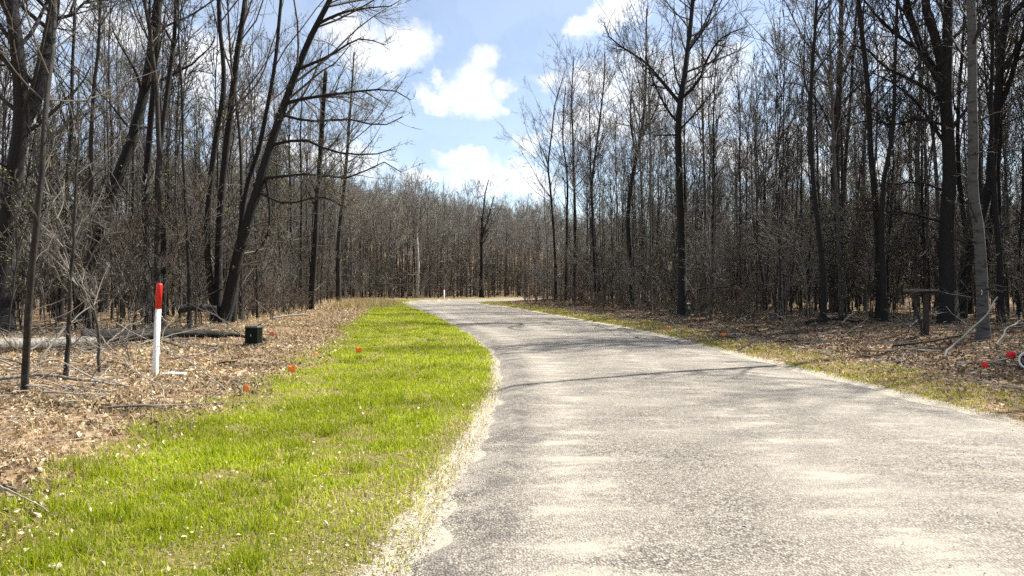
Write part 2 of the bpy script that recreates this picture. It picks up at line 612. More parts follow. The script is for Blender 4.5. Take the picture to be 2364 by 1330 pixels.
gx = axis([(-1500, -200, 130), (-200, -60, 10), (-60, -20, 2), (-20, -8, .7), (-8, 9, .28), (9, 20, .7), (20, 60, 2), (60, 200, 10), (200, 1501, 130)])
gy = axis([(-300, -30, 30), (-30, 0, 5), (0, 24, .28), (24, 60, .7), (60, 130, 1.5), (130, 220, 10), (220, 2600, 140)])
GX, GY = np.meshgrid(gx, gy)
fx, fy = GX.ravel(), GY.ravel()
d_, s_ = road_dist(fx, fy)
z_ = ground_z(fx, fy, d_, s_)
z_ = np.where(d_ < 0.25, np.minimum(z_, -0.03 + 0.03 * np.clip((d_ + .05) / .3, 0, 1)), z_)
turf_a = np.where(s_ < 0, np.clip(1 - (d_ - verge_left(fy)) / 0.9 - 0.5, 0, 1), np.clip(np.where(fy > 32, 1.05, .62) - np.abs(d_ - np.where(fy > 32, 1.3, .75)) / np.where(fy > 32, 2.6, 1.5), 0, 1))
turf_a = np.where(d_ > 12, 0, turf_a)
sh_a = np.where(s_ < 0, np.clip(0.95 - d_ / ipl(fy, [0, 5, 9, 14, 30], [.62, .52, .36, .22, .2]), 0, 1), np.clip(0.85 - d_ / .55, 0, 1))
nx, ny = len(gx), len(gy)
idx = np.arange(nx * ny).reshape(ny, nx)
gq = np.stack([idx[:-1, :-1], idx[:-1, 1:], idx[1:, 1:], idx[1:, :-1]], -1).reshape(-1, 4)
g_me = np_mesh('ground', np.stack([fx, fy, z_], 1), [gq], M['ground'], True, floats={'turf': turf_a, 'shoulder': sh_a})
tag(link('ground', g_me), kind='structure')

NL = 22
rn = 1500
tt = np.linspace(0, NR - 1, rn)
def rs(a):
    return np.stack([np.interp(tt, np.arange(NR), a[:, k]) for k in range(a.shape[1])], 1)
Lr, Rr = rs(EL), rs(ER)
al = np.interp(tt, np.arange(NR), ALONG)
jl = np.cumsum(RNG.normal(0, .035, rn)); jl = jl - np.convolve(jl, np.ones(41) / 41, 'same'); jl = np.convolve(np.clip(jl, -.14, .14), np.ones(7) / 7, 'same')
jr = np.cumsum(RNG.normal(0, .035, rn)); jr = jr - np.convolve(jr, np.ones(41) / 41, 'same'); jr = np.convolve(np.clip(jr, -.16, .16), np.ones(7) / 7, 'same')
s = np.linspace(0, 1, NL)
wv = np.linalg.norm(Lr - Rr, axis=1)
RP = np.zeros((rn, NL, 3))
sj = s[None, :] + (jl / wv)[:, None] * (1 - s)[None] ** 6 + (jr / wv)[:, None] * s[None] ** 6
RP[:, :, :2] = Lr[:, None] * (1 - sj)[:, :, None] + Rr[:, None] * sj[:, :, None]
RP[:, :, 2] = 0.012 + 0.045 * (1 - (2 * s - 1) ** 2)[None] + 0.008 * bumps(RP[:, :, 0] * 1.1, RP[:, :, 1])
RP[:, 0, 2] -= .055
RP[:, -1, 2] -= .055
ri = np.arange(rn * NL).reshape(rn, NL)
rq = np.stack([ri[:-1, :-1], ri[:-1, 1:], ri[1:, 1:], ri[1:, :-1]], -1).reshape(-1, 4)
r_me = np_mesh('road', RP.reshape(-1, 3), [rq], M['road'])
uvl = r_me.uv_layers.new(name='metres')
lat_m = (s[None, :] * wv[:, None]).ravel()
uvv = np.stack([lat_m, np.repeat(al, NL)], 1)
uvl.data.foreach_set('uv', uvv[rq.ravel()].astype(np.float32).ravel())
tag(link('road', r_me), kind='structure')

# ------------------------------------------------------------------ grass, litter, twigs on the ground
def blades(n, xy, hgt, wid, col, lean=0.5, name='grass', mat=None):
    """n curved blades of 3 triangles each"""
    x, y = xy[:, 0], xy[:, 1]
    z = ground_z(x, y)
    a = RNG.uniform(0, 2 * math.pi, n)
    la = RNG.uniform(0, 2 * math.pi, n)
    ln = np.abs(RNG.normal(0, lean, n))
    base = np.stack([x, y, z - .005], 1)
    w = np.stack([np.cos(a), np.sin(a), np.zeros(n)], 1) * (wid / 2)[:, None]
    dirn = np.stack([np.cos(la) * ln, np.sin(la) * ln, np.ones(n)], 1)
    dirn = norm(dirn)
    mid = base + dirn * (hgt * .55)[:, None]
    d2 = norm(dirn + np.stack([np.cos(la), np.sin(la), -0.3 * np.ones(n)], 1) * (ln * .9 + .1)[:, None])
    tip = mid + d2 * (hgt * .5)[:, None]
    V = np.stack([base - w, base + w, mid - w * .8, mid + w * .8, tip], 1).reshape(-1, 3)
    o = (np.arange(n) * 5)[:, None]
    q = o + np.array([[0, 1, 3, 2]])
    tr_ = o + np.array([[2, 3, 4]])
    C = np.repeat(col, 5, axis=0)
    return V, q, tr_, C


def merge(parts, name, mat):
    vs, qs, ts, cs, n = [], [], [], [], 0
    for V, q, t_, C in parts:
        vs.append(V); cs.append(C)
        if q is not None:
            qs.append(q + n)
        if t_ is not None:
            ts.append(t_ + n)
        n += len(V)
    f = ([np.concatenate(qs)] if qs else []) + ([np.concatenate(ts)] if ts else [])
    return np_mesh(name, np.concatenate(vs), f, mat, False, colors=np.concatenate(cs))


def vnoise(x, y, sc, seed=0):
    """cheap smooth value noise in 0..1"""
    r = np.random.default_rng(seed).random((64, 64))
    X, Y = x * sc, y * sc
    i, j = np.floor(X).astype(int), np.floor(Y).astype(int)
    fx_, fy_ = X - i, Y - j
    fx_, fy_ = fx_ * fx_ * (3 - 2 * fx_), fy_ * fy_ * (3 - 2 * fy_)
    g = lambda a, b_: r[a % 64, b_ % 64]
    return (g(i, j) * (1 - fx_) + g(i + 1, j) * fx_) * (1 - fy_) + (g(i, j + 1) * (1 - fx_) + g(i + 1, j + 1) * fx_) * fy_


def depth_samples(n, y0, y1, power):
    """depths with density ~ y^-power"""
    r = RNG.random(n)
    k = 1 - power
    if abs(k) < 1e-6:
        return y0 * (y1 / y0) ** r
    return (y0 ** k + r * (y1 ** k - y0 ** k)) ** (1 / k)


def edge_at(E, y):
    return np.interp(y, E[:, 1][:300], E[:, 0][:300])


def green(n, yel):
    g = RNG.random(n)[:, None]
    a = np.array([0.19, 0.29, 0.008]); c = np.array([0.50, 0.53, 0.025])
    col = a * (1 - g) + c * g
    dryc = np.array([0.60, 0.52, 0.22])
    k = (RNG.random(n) < yel)[:, None]
    return np.where(k, dryc * RNG.uniform(.6, 1.1, (n, 1)), col)


parts = []
# left verge
n = 300000
y = depth_samples(n, 3.6, 95, 1.3)
L = edge_at(EL, y)
vw = verge_left(y) + 0.55 * (vnoise(y, y * 0, 0.9, 3) - .5) + .5 * (vnoise(y, y * 0, 2.7, 5) - .5)
lat_ = RNG.random(n) * (vw + .5)
x = L - lat_ + 0.04
bare = ipl(y, [0, 4.5, 5.5, 9, 14, 30], [1.0, .9, .75, .45, .2, .05])
nz = vnoise(x, y, 1.6, 8) * .6 + vnoise(x, y, 5.5, 9) * .4
keep = RNG.random(n) < np.clip((lat_ / np.maximum(bare, .01)) ** 1.4 * (0.5 + nz), 0.13, 1)
keep &= RNG.random(n) < np.clip((vw + .35 - lat_) / .5 * (.5 + nz), 0, 1)
nz2 = vnoise(x, y, .55, 14) * .5 + vnoise(x, y, 2.3, 15) * .5
keep &= RNG.random(n) < np.clip(2.4 * nz - .25, .12, 1) * np.clip((nz2 - .12) * 3.2, .5, 1)
x, y, lat_, nz, bare = x[keep], y[keep], lat_[keep], nz[keep], bare[keep]
n = len(x)
hg = RNG.uniform(.03, .085, n) * (0.6 + .8 * nz) * ipl(y, [4, 20, 60], [1, 1.1, 1.5])
nz2 = vnoise(x, y, .55, 14) * .5 + vnoise(x, y, 2.3, 15) * .5
hg *= np.where(lat_ < bare, .7, 1) * (.65 + .7 * nz2)
wd_ = RNG.uniform(.0045, .009, n) * ipl(y, [4, 10, 20, 40, 80], [1.0, 1.5, 2.6, 4.5, 8])
yel = np.clip(.72 - .55 * lat_ / np.maximum(bare, .05), .09, .72) + .22 * (nz < .42) + .18 * np.clip((.44 - nz2) * 5, 0, 1)
col = green(n, yel)
col *= (0.72 + .5 * vnoise(x, y, .9, 21))[:, None]
parts.append(blades(n, np.stack([x, y], 1), hg, wd_, col, .55))
# taller darker tufts
n = 9000
cx = 90
ty = depth_samples(cx, 4, 30, 1.0); tx = edge_at(EL, ty) - RNG.uniform(.7, 3.4, cx)
k = RNG.integers(0, cx, n)
x = tx[k] + RNG.normal(0, .07, n); y = ty[k] + RNG.normal(0, .07, n)
col = green(n, .04) * .8
parts.append(blades(n, np.stack([x, y], 1), RNG.uniform(.07, .15, n), RNG.uniform(.005, .008, n) * ipl(y, [4, 30], [1, 2.5]), col, .4))
grass = link('grass', merge(parts, 'grass', M['grass']))
tag(grass, 'bright green mown grass verge along the left edge of the road', 'grass', kind='stuff')

parts = []
# right verge: thin, half dry
n = 70000
y = depth_samples(n, 7.0, 95, 1.15)
lat_ = RNG.random(n) ** 1.1 * (1.9 + .4 * ipl(y, [10, 70], [0, 3]))
x = edge_at(ER, y) + lat_ + .05
nz = vnoise(x, y, 1.1, 31) * .6 + vnoise(x, y, 4.2, 32) * .4
keep = RNG.random(n) < np.clip((nz - .25) * 2.2 + np.where(y > 30, .4, 0), .06, 1) * np.clip((lat_ + .05) / .3, 0, 1)
x, y, nz, lat_ = x[keep], y[keep], nz[keep], lat_[keep]
n = len(x)
col = green(n, np.where((nz > .5) | (y > 30), .35, .72)) * np.array([.8, .72, .9])
parts.append(blades(n, np.stack([x, y], 1), RNG.uniform(.025, .07, n) * ipl(y, [7, 60], [1, 2.]), RNG.uniform(.005, .009, n) * ipl(y, [4, 10, 20, 40, 80], [1.0, 1.5, 2.6, 4.5, 8]), col, .7))
rg = link('grass', merge(parts, 'grass_right', M['grass']))
tag(rg, 'thin half dry grass strip along the far right edge of the road', 'grass', kind='stuff')

parts = []
# dry straw and dead stalks over the litter on the left, and the rough tuft at the head of the verge
n = 70000
y = depth_samples(n, 4.2, 70, 1.1)
off = RNG.uniform(-.35, 7.5, n)
x = edge_at(EL, y) - verge_left(y) - off
nz = vnoise(x, y, .8, 41)
keep = RNG.random(n) < np.clip(nz * 1.6 - .2, .05, 1) * np.clip(1.2 - off / 8, .1, 1)
x, y = x[keep], y[keep]
n = len(x)
g = RNG.random((n, 1))
col = np.array([.34, .23, .12]) * (1 - g) + np.array([.60, .46, .28]) * g
parts.append(blades(n, np.stack([x, y], 1), RNG.uniform(.06, .24, n), RNG.uniform(.003, .006, n) * ipl(y, [4, 10, 20, 40, 80], [1.0, 1.5, 2.4, 3.5, 6]), col, 1.9))
n = 5000
c0 = on_ground(868, 62)
x = c0[0] + RNG.normal(0, .9, n) - .6; y = c0[1] + RNG.normal(0, 4.0, n)
g = RNG.random((n, 1))
col = np.array([.30, .22, .10]) * (1 - g) + np.array([.48, .42, .20]) * g
parts.append(blades(n, np.stack([x, y], 1), RNG.uniform(.25, .85, n), RNG.uniform(.02, .035, n), col, .35))
dg = link('dry_grass', merge(parts, 'dry_grass', M['dry_leaf']))
tag(dg, 'dry straw and dead stalks lying over the leaf litter left of the grass', 'dry grass', kind='stuff')


def leaves(x, y, size, col, lift=0.02, up=0.55):
    """bent, tilted dead leaves: six-point outline folded on the midrib, 4 triangles"""
    n = len(x)
    z = ground_z(x, y) + RNG.uniform(.004, lift, n)
    c = np.stack([x, y, z], 1)
    a = RNG.uniform(0, 2 * math.pi, n)
    tilt = RNG.normal(0, up, n)
    roll = RNG.normal(0, up, n)
    f_ = np.stack([np.cos(a) * np.cos(tilt), np.sin(a) * np.cos(tilt), np.sin(tilt)], 1)
    sd = norm(np.cross(f_, np.array([0, 0, 1.0])[None]))
    nr = np.cross(sd, f_)
    sd = sd * np.cos(roll)[:, None] + nr * np.sin(roll)[:, None]
    nr = np.cross(sd, f_)
    sz = size[:, None]
    fold = RNG.uniform(.05, .35, n)[:, None]
    P0 = c - f_ * sz * .55
    P1 = c + f_ * sz * .55 + nr * sz * fold * .6
    A = c + sd * sz * .36 + nr * sz * fold
    B = c - sd * sz * .36 + nr * sz * fold
    V = np.stack([P0, A, P1, B, c], 1).reshape(-1, 3)
    o = (np.arange(n) * 5)[:, None, None]
    tr_ = (o + np.array([[[0, 1, 4], [1, 2, 4], [2, 3, 4], [3, 0, 4]]])).reshape(-1, 3)
    return V, None, tr_, np.repeat(col, 5, axis=0)


def brown(n, pale):
    g = RNG.random((n, 1))
    a = np.array([.095, .064, .037]); c = np.array([.43, .31, .165])
    col = a * (1 - g) + c * g
    k = RNG.random((n, 1)) < pale
    return np.where(k, np.array([.72, .59, .39]) * RNG.uniform(.65, 1.2, (n, 1)), col)


parts = []
n = 125000
y = depth_samples(n, 3.8, 60, 1.05)
off = -0.5 + RNG.random(n) ** 1.3 * 11
x = edge_at(EL, y) - verge_left(y) - off
dens = vnoise(x, y, 1.7, 71) * .6 + vnoise(x, y, .6, 72) * .4
k = RNG.random(n) < np.clip((off + .5) / .8, 0.05, 1) * np.clip((dens - .2) * 2.4, .12, 1)
x, y = x[k], y[k]
sz = RNG.uniform(.018, .065, len(x)) * RNG.uniform(.7, 1.2, len(x)) * ipl(y, [4, 15, 60], [1, 1.3, 2.4])
parts.append(leaves(x, y, sz, brown(len(x), .32) * (.5 + .95 * vnoise(x, y, 1.1, 73))[:, None], .035, .7))
# a few blown on to the grass
n = 1300
y = depth_samples(n, 3.8, 45, 1.0)
x = edge_at(EL, y) - RNG.random(n) * verge_left(y)
parts.append(leaves(x, y, RNG.uniform(.02, .05, n), brown(n, .8), .05))
n = 3600
y = depth_samples(n, 3.7, 40, 1.25)
x = edge_at(EL, y) - RNG.random(n) * verge_left(y)
nzz = vnoise(x, y, 1.3, 61)
k = RNG.random(n) < np.clip((nzz - .35) * 2.2, .08, 1)
x, y = x[k], y[k]
n = len(x)
parts.append(leaves(x, y, RNG.uniform(.008, .022, n) * ipl(y, [4, 12, 40], [1, 1.6, 3]), np.array([.66, .58, .36]) * RNG.uniform(.6, 1.15, (n, 1)), .055, .8))
ll = link('leaf_litter', merge(parts, 'leaf_litter', M['dry_leaf']))
tag(ll, 'brown and tan fallen leaves covering the ground left of the grass verge', 'leaf litter', kind='stuff')
parts = []
n = 76000
y = depth_samples(n, 6.5, 85, 1.05)
off = RNG.random(n) ** 1.15 * 15
x = edge_at(ER, y) + .35 + off
k = RNG.random(n) < np.clip((off + .25) / 1.6, .12, 1)
x, y, off = x[k], y[k], off[k]
sz = RNG.uniform(.02, .07, len(x)) * ipl(y, [4, 15, 60], [1, 1.3, 2.6])
parts.append(leaves(x, y, sz, brown(len(x), np.where(off < 2.0, .5, .10)[:, None]) * np.where(off < 2.0, .9, .5)[:, None] * np.array([1, .92, .95]), .04, .7))  # leaves away from the road coloured darker, standing in for tree shade
lr = link('leaf_litter', merge(parts, 'leaf_litter_right', M['dry_leaf']))
tag(lr, 'brown fallen leaves right of the road, coloured darker as tree shade', 'leaf litter', kind='stuff')


def scatter_sticks(n, x, y, ln, rad, lift, name, mat, label, cat):
    a = RNG.uniform(0, 2 * math.pi, n)
    z = ground_z(x, y)
    tl = RNG.normal(0, .10, n)
    P = np.zeros((n, 4, 3))
    for k in range(4):
        f_ = (k / 3 - .5)
        wob = RNG.normal(0, .06, n) * ln
        P[:, k, 0] = x + np.cos(a) * ln * f_ - np.sin(a) * wob
        P[:, k, 1] = y + np.sin(a) * ln * f_ + np.cos(a) * wob
        P[:, k, 2] = z + lift + np.abs(np.sin(tl)) * ln * (f_ + .5) + rad
    R = rad[:, None] * np.array([1, .9, .7, .35])[None]
    bb = Build()
    bb.add_tubes(P, R, 4)
    return tag(link(name, bb.mesh(name, mat)), label, cat, kind='stuff')


n = 1500
y = depth_samples(n, 4.2, 45, .9)
x = edge_at(EL, y) - verge_left(y) - .1 - RNG.random(n) * 10
scatter_sticks(n, x, y, RNG.uniform(.12, .6, n), RNG.uniform(.003, .007, n) * ipl(y, [4, 40], [1, 2]), .01, 'fallen_twigs', M['twig_pale'],
               'pale fallen twigs strewn over the leaves on the left', 'twigs')
n = 2600
y = depth_samples(n, 7, 70, .9)
x = edge_at(ER, y) + 1.6 + RNG.random(n) ** 1.2 * 13
scatter_sticks(n, x, y, RNG.uniform(.2, 1.1, n), RNG.uniform(.004, .010, n) * ipl(y, [4, 60], [1, 2.4]), .02, 'fallen_twigs', M['twig_grey'],
               'grey brown fallen twigs strewn under the trees on the right', 'twigs')

# loose gravel on both shoulders and a few chips on the road
n = 16000
y = depth_samples(n, 3.6, 26, 1.2)
left = RNG.random(n) < .68
off = np.abs(RNG.normal(0, .42, n)) * np.where(RNG.random(n) < .2, 2.0, 1)
x = np.where(left, edge_at(EL, y) + .12 - off, edge_at(ER, y) - .15 + off)
k = RNG.random(n) < .06
x[k] = (edge_at(EL, y) + RNG.random(n) * 6)[k]
dd_, _ = road_dist(x, y)
zz = np.where(dd_ < 0, .02 + .045 * (1 - (np.clip(-dd_ / 3.1, 0, 1) - 1) ** 2), ground_z(x, y))
r_ = RNG.uniform(.003, .0085, n) * np.where(RNG.random(n) < .02, 2.0, 1)
ang = RNG.uniform(0, 6.28, n)
base = np.array([[1, 0, 0], [-.2, .95, 0], [-.9, .1, 0], [.1, -.85, 0], [.1, .05, .75], [0, 0, -.6]])
ca, sa = np.cos(ang)[:, None], np.sin(ang)[:, None]
bx, by, bz = base[None, :, 0], base[None, :, 1], base[None, :, 2]
jit = RNG.uniform(.7, 1.3, (n, 6))
V = np.stack([x[:, None] + (bx * ca - by * sa) * r_[:, None] * jit, y[:, None] + (bx * sa + by * ca) * r_[:, None] * jit,
              zz[:, None] + .3 * r_[:, None] + bz * r_[:, None] * jit], 2).reshape(-1, 3)
tr_ = ((np.arange(n) * 6)[:, None, None] + np.array([[[0, 1, 4], [1, 2, 4], [2, 3, 4], [3, 0, 4], [1, 0, 5], [2, 1, 5], [3, 2, 5], [0, 3, 5]]])).reshape(-1, 3)
g = RNG.random((n, 1)) ** .8
colr = np.array([.16, .135, .105]) * (1 - g) + np.array([.62, .56, .46]) * g
M['stone'] = leafy('stone', 0.0, .85)
gv = link('gravel', np_mesh('gravel', V, [tr_], M['stone'], False, colors=np.repeat(colr, 6, axis=0)))
tag(gv, 'loose pale gravel chips along the road edges', 'gravel', kind='stuff')

# ------------------------------------------------------------------ bare trees
def children(P, R, n, rng, t0, t1, ang, ang_sd, len_rel, len_abs, npt, up, wob, r_rel, r_min, r_tip, weight=None, crown=False, az_bias=None, tpow=1.0):
    """n branches growing from the polylines P (B,m,3) with radii R: returns arrays (n,npt,3), (n,npt)"""
    B, m, _ = P.shape
    seg = np.linalg.norm(np.diff(P, axis=1), axis=2)
    Ln = seg.sum(1)
    w = Ln if weight is None else weight * Ln
    pi = rng.choice(B, n, p=w / w.sum())
    t_ = t0 + (t1 - t0) * rng.random(n) ** tpow
    f_ = t_ * (m - 1)
    i = np.clip(f_.astype(int), 0, m - 2)
    fr = (f_ - i)[:, None]
    base = P[pi, i] * (1 - fr) + P[pi, i + 1] * fr
    rad = R[pi, i] * (1 - fr[:, 0]) + R[pi, i + 1] * fr[:, 0]
    T = norm(P[pi, i + 1] - P[pi, i])
    rv = norm(rng.normal(0, 1, (n, 3)))
    if az_bias is not None:
        rv = norm(rv + az_bias)
    side = norm(rv - (rv * T).sum(1, keepdims=True) * T)
    a = np.abs(rng.normal(ang, ang_sd, n))[:, None]
    D = T * np.cos(a) + side * np.sin(a)
    if crown:
        q_ = np.clip((t_ - t0) / max(1 - t0, .01), 0, 1)
        L = len_rel * Ln[pi] * (.42 + .85 * np.sin(math.pi * q_ ** .75)) * rng.uniform(.6, 1.25, n)
    else:
        L = len_rel * Ln[pi] * (1.15 - .75 * t_) * rng.uniform(.6, 1.25, n)
    pts = np.zeros((n, npt, 3))
    pts[:, 0] = base
    d = D
    st = (L / (npt - 1))[:, None]
    for k in range(1, npt):
        d = norm(d + rng.normal(0, wob, (n, 3)) + np.array([0, 0, up]))
        pts[:, k] = pts[:, k - 1] + d * st
    r0 = np.maximum(rad * r_rel * rng.uniform(.75, 1.05, n), r_min)
    r0 = np.minimum(r0, np.maximum(rad * .95, r_min))
    s_ = np.linspace(0, 1, npt)[None]
    RR = r0[:, None] * (1 - s_) + np.maximum(r0 * .25, r_tip)[:, None] * s_
    return pts, RR


def grow_crown(stems, rng, limbs=None, n=(20, 90, 380, 1100), t0=.4, ang=.8, len1=.26, up=(.10, .06, .05, .04), tmin=.0045, twig=.0045, weight=None, az_bias=None, low=0, tpow=1.0):
    """stems: list of (P(m,3), R(m)) with equal m. Returns a Build with all the branches and the twig tips"""
    P = np.stack([s[0] for s in stems])
    R = np.stack([s[1] for s in stems])
    b = Build()
    l1, r1 = children(P, R, n[0], rng, t0, .98, ang, .2, len1, 0, 8, up[0], .10, .42, tmin * 2.6, tmin, weight, crown=True, az_bias=az_bias, tpow=tpow)
    if low:
        l0, r0 = children(P, R, low, rng, .06, t0, 1.25, .25, len1 * .5, 0, 8, .0, .13, .22, tmin * 2, tmin, weight)
        l1 = np.concatenate([l1, l0]); r1 = np.concatenate([r1, r0])
    b.add_tubes(l1, r1, 5)
    if limbs:
        LP = np.stack([s[0] for s in limbs]); LR = np.stack([s[1] for s in limbs])
        l1 = np.concatenate([l1, LP]); r1 = np.concatenate([r1, LR])
    l2, r2 = children(l1, r1, n[1], rng, .15, 1.0, .75, .22, .42, 0, 6, up[1], .13, .5, tmin * 1.7, tmin * .8)
    n = list(n)
    if limbs:
        k_ = len(limbs) * 12
        lb, rb = children(LP, LR, k_, rng, .12, 1.0, .8, .25, .34, 0, 6, up[1], .13, .5, tmin * 1.7, tmin * .8)
        n[2] = int(n[2] * (1 + k_ / n[1])); n[3] = int(n[3] * (1 + k_ / n[1]))
        l2 = np.concatenate([l2, lb]); r2 = np.concatenate([r2, rb])
    b.add_tubes(l2, r2, 4)
    l3, r3 = children(l2, r2, n[2], rng, .12, 1.0, .72, .25, .48, 0, 5, up[2], .15, .55, tmin * 1.25, tmin * .7)
    b.add_tubes(l3, r3, 3)
    l4, r4 = children(np.concatenate([l3[:, [0, 2, 4]], l2[:, [1, 3, 5]]]), np.concatenate([r3[:, [0, 2, 4]], r2[:, [1, 3, 5]]]), n[3], rng, .1, 1.0, .7, .25, .42, 0, 3, up[3], .16, .6, twig, twig * .6)
    b.add_tubes(l4, r4, 3)
    tips = np.concatenate([l4[:, 2], l4[:, 1], l3[:, -1]])
    return b, tips


def bud_mesh(tips, rng, n, size, cols, name):
    """small unfolding leaves at the twig ends"""
    k = rng.integers(0, len(tips), n)
    c = tips[k] + rng.normal(0, .05, (n, 3))
    a = norm(rng.normal(0, 1, (n, 3)))
    bb = norm(np.cross(a, rng.normal(0, 1, (n, 3))))
    s_ = rng.uniform(.6, 1.3, (n, 1)) * size
    V = np.stack([c - a * s_, c + bb * s_ * .5, c + a * s_, c - bb * s_ * .5], 1).reshape(-1, 3)
    q = (np.arange(n) * 4)[:, None] + np.array([[0, 1, 2, 3]])
    g = rng.random((n, 1))
    col = np.array(cols[0]) * (1 - g) + np.array(cols[1]) * g
    return np_mesh(name, V, [q], M['leaf'], False, colors=np.repeat(col, 4, axis=0))


OLIVE = ((.13, .12, .045), (.30, .29, .10))
RUSSET = ((.14, .085, .055), (.26, .15, .09))
GOLD = ((.26, .26, .09), (.46, .44, .17))


def stem_tube(pts, r0, r1, m=22, sides=10, rng=None, wob=.0, flare=1.5, power=1.0):
    P = spline(pts, m)
    if rng is not None and wob:
        w = rng.normal(0, wob, (m, 3)); w[0] = 0; w[:, 2] = 0
        w = (w + np.roll(w, 1, 0) + np.roll(w, -1, 0)) / 3
        w[0] = 0
        P = P + w
    s_ = np.linspace(0, 1, m)
    R = r0 + (r1 - r0) * s_ ** power
    hgt = P[:, 2] - P[0, 2]
    R = R * (1 + (flare - 1) * np.exp(-np.maximum(hgt, 0) / (r0 * 2.2)))
    return P, R


# deadfall tangled along the foot of the left woods, and dead stalks standing in the litter
def tangle(n, u0, u1, y0, y1, mat, label, seed, ln0=.4, ln1=1.7):
    rng = np.random.default_rng(seed)
    yy = rng.uniform(y0, y1, n)
    xx = (rng.uniform(u0, u1, n) - CU) * yy / F
    zz_ = ground_z(xx, yy)
    ln = rng.uniform(ln0, ln1, n)
    a = rng.uniform(0, 6.28, n)
    el = np.abs(rng.normal(0, .28, n))
    P = np.zeros((n, 6, 3))
    d = np.stack([np.cos(a) * np.cos(el), np.sin(a) * np.cos(el), np.sin(el)], 1)
    P[:, 0] = np.stack([xx, yy, zz_ + rng.uniform(0, .12, n)], 1)
    for k in range(1, 6):
        d = norm(d + rng.normal(0, .13, (n, 3)) + np.array([0, 0, -.03]))
        P[:, k] = P[:, k - 1] + d * (ln / 5)[:, None]
    r0 = rng.uniform(.006, .02, n)
    R = r0[:, None] * np.linspace(1, .35, 6)[None]
    b = Build()
    b.add_tubes(P, R, 5)
    l2, r2 = children(P, R, n * 3, rng, .15, 1, .75, .25, .42, 0, 5, .01, .14, .5, .004, .003)
    b.add_tubes(l2, r2, 4)
    l3, r3 = children(l2, r2, n * 5, rng, .15, 1, .75, .25, .42, 0, 3, .01, .14, .5, .003, .0025)
    b.add_tubes(l3, r3, 3)
    tag(link('deadfall', b.mesh('deadfall', M[mat])), label, 'deadfall', kind='stuff')


tangle(90, -60, 560, 13.5, 24, 'twig_grey', 'tangle of grey fallen sticks along the foot of the left woods', 301)
tangle(80, -60, 600, 14, 26, 'twig_dark', 'tangle of dark fallen sticks along the foot of the left woods', 302)
tangle(26, 20, 330, 9.5, 13.5, 'twig_pale', 'small pale fallen sticks among the leaves around the front saplings', 303, .25, .9)
tangle(90, 1650, 2364, 20, 34, 'twig_dark', 'tangle of dark fallen sticks along the foot of the right woods', 304)
tangle(70, 1350, 2364, 18, 44, 'twig_grey', 'tangle of grey fallen sticks on the right bank', 305)

# --- prototypes of the ordinary trees; the crown starts high in the closed woods
PROTO = []


def make_proto(seed, h, r, kind, n, t0, len1, ang, lowb, bud=None, stems=1, lean=.04, twig=.0072):
    rng = np.random.default_rng(seed)
    r *= .8
    st = []
    bt = Build()
    for k in range(stems):
        a = rng.uniform(0, 6.28)
        dx, dy = (math.cos(a) * h * lean, math.sin(a) * h * lean)
        q = np.array([[0, 0, -.25], [dx * .05, dy * .05, h * .12], [dx * .4 + rng.normal(0, .1), dy * .4 + rng.normal(0, .1), h * .4],
                      [dx * .75 + rng.normal(0, .18), dy * .75 + rng.normal(0, .18), h * .72], [dx, dy, h * (1 if k == 0 else rng.uniform(.75, .95))]])
        if stems > 1:
            q[:, :2] += np.array([math.cos(a), math.sin(a)]) * r * 1.1
            q[2:, :2] += np.array([math.cos(a), math.sin(a)]) * h * np.array([[.02], [.045], [.07]])
        P, R = stem_tube(q, r, .012, 20, 8, rng, .035)
        st.append((P, R))
        bt.add_tubes(P[None], R[None], 8)
    barkm = {'dark': 'bark_dark', 'brown': 'bark_brown', 'grey': 'bark_grey', 'aspen': 'bark_aspen', 'birch': 'bark_birch'}[kind]
    twm = {'dark': 'twig_dark', 'brown': 'twig_brown', 'grey': 'twig_grey', 'aspen': 'twig_grey', 'birch': 'twig_brown'}[kind]
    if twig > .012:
        twm = 'twig_far_hazed'
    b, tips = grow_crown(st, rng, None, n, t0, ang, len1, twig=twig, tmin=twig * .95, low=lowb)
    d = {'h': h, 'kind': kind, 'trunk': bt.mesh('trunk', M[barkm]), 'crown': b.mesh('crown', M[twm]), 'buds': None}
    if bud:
        d['buds'] = bud_mesh(tips, rng, bud[0], bud[1], bud[2], 'young_leaves')
    PROTO.append(d)
    return d


make_proto(101, 17, .13, 'brown', (24, 93, 315, 690), .40, .23, .68, 7)
make_proto(102, 19, .16, 'dark', (22, 93, 315, 690), .42, .26, .74, 6)
make_proto(103, 15, .095, 'aspen', (22, 76, 270, 600), .45, .20, .64, 8)
make_proto(104, 18, .14, 'grey', (24, 93, 315, 690), .38, .24, .70, 8)
make_proto(105, 13, .08, 'brown', (22, 76, 285, 600), .28, .24, .64, 6, (900, .035, OLIVE))
make_proto(106, 20, .19, 'dark', (24, 102, 330, 720), .38, .28, .78, 7)
make_proto(107, 16, .10, 'brown', (22, 85, 285, 660), .33, .22, .66, 9, (900, .035, RUSSET), stems=2)
make_proto(108, 14, .085, 'grey', (20, 76, 270, 600), .36, .22, .62, 8)
make_proto(109, 18, .15, 'aspen', (22, 85, 300, 660), .48, .22, .68, 6)
make_proto(110, 12, .07, 'dark', (22, 76, 270, 600), .25, .26, .64, 5, (1000, .032, GOLD), stems=2)

# slim poles of the crowded stand: little crown, thin straight stems
make_proto(111, 14, .075, 'dark', (16, 55, 170, 340), .55, .16, .55, 5, lean=.03)
make_proto(112, 12.5, .06, 'brown', (16, 55, 170, 340), .50, .17, .55, 6, lean=.05)
make_proto(113, 15.5, .085, 'grey', (16, 55, 170, 340), .58, .15, .55, 5, lean=.03)
make_proto(114, 11, .05, 'dark', (14, 50, 150, 300), .45, .18, .55, 6, lean=.06)
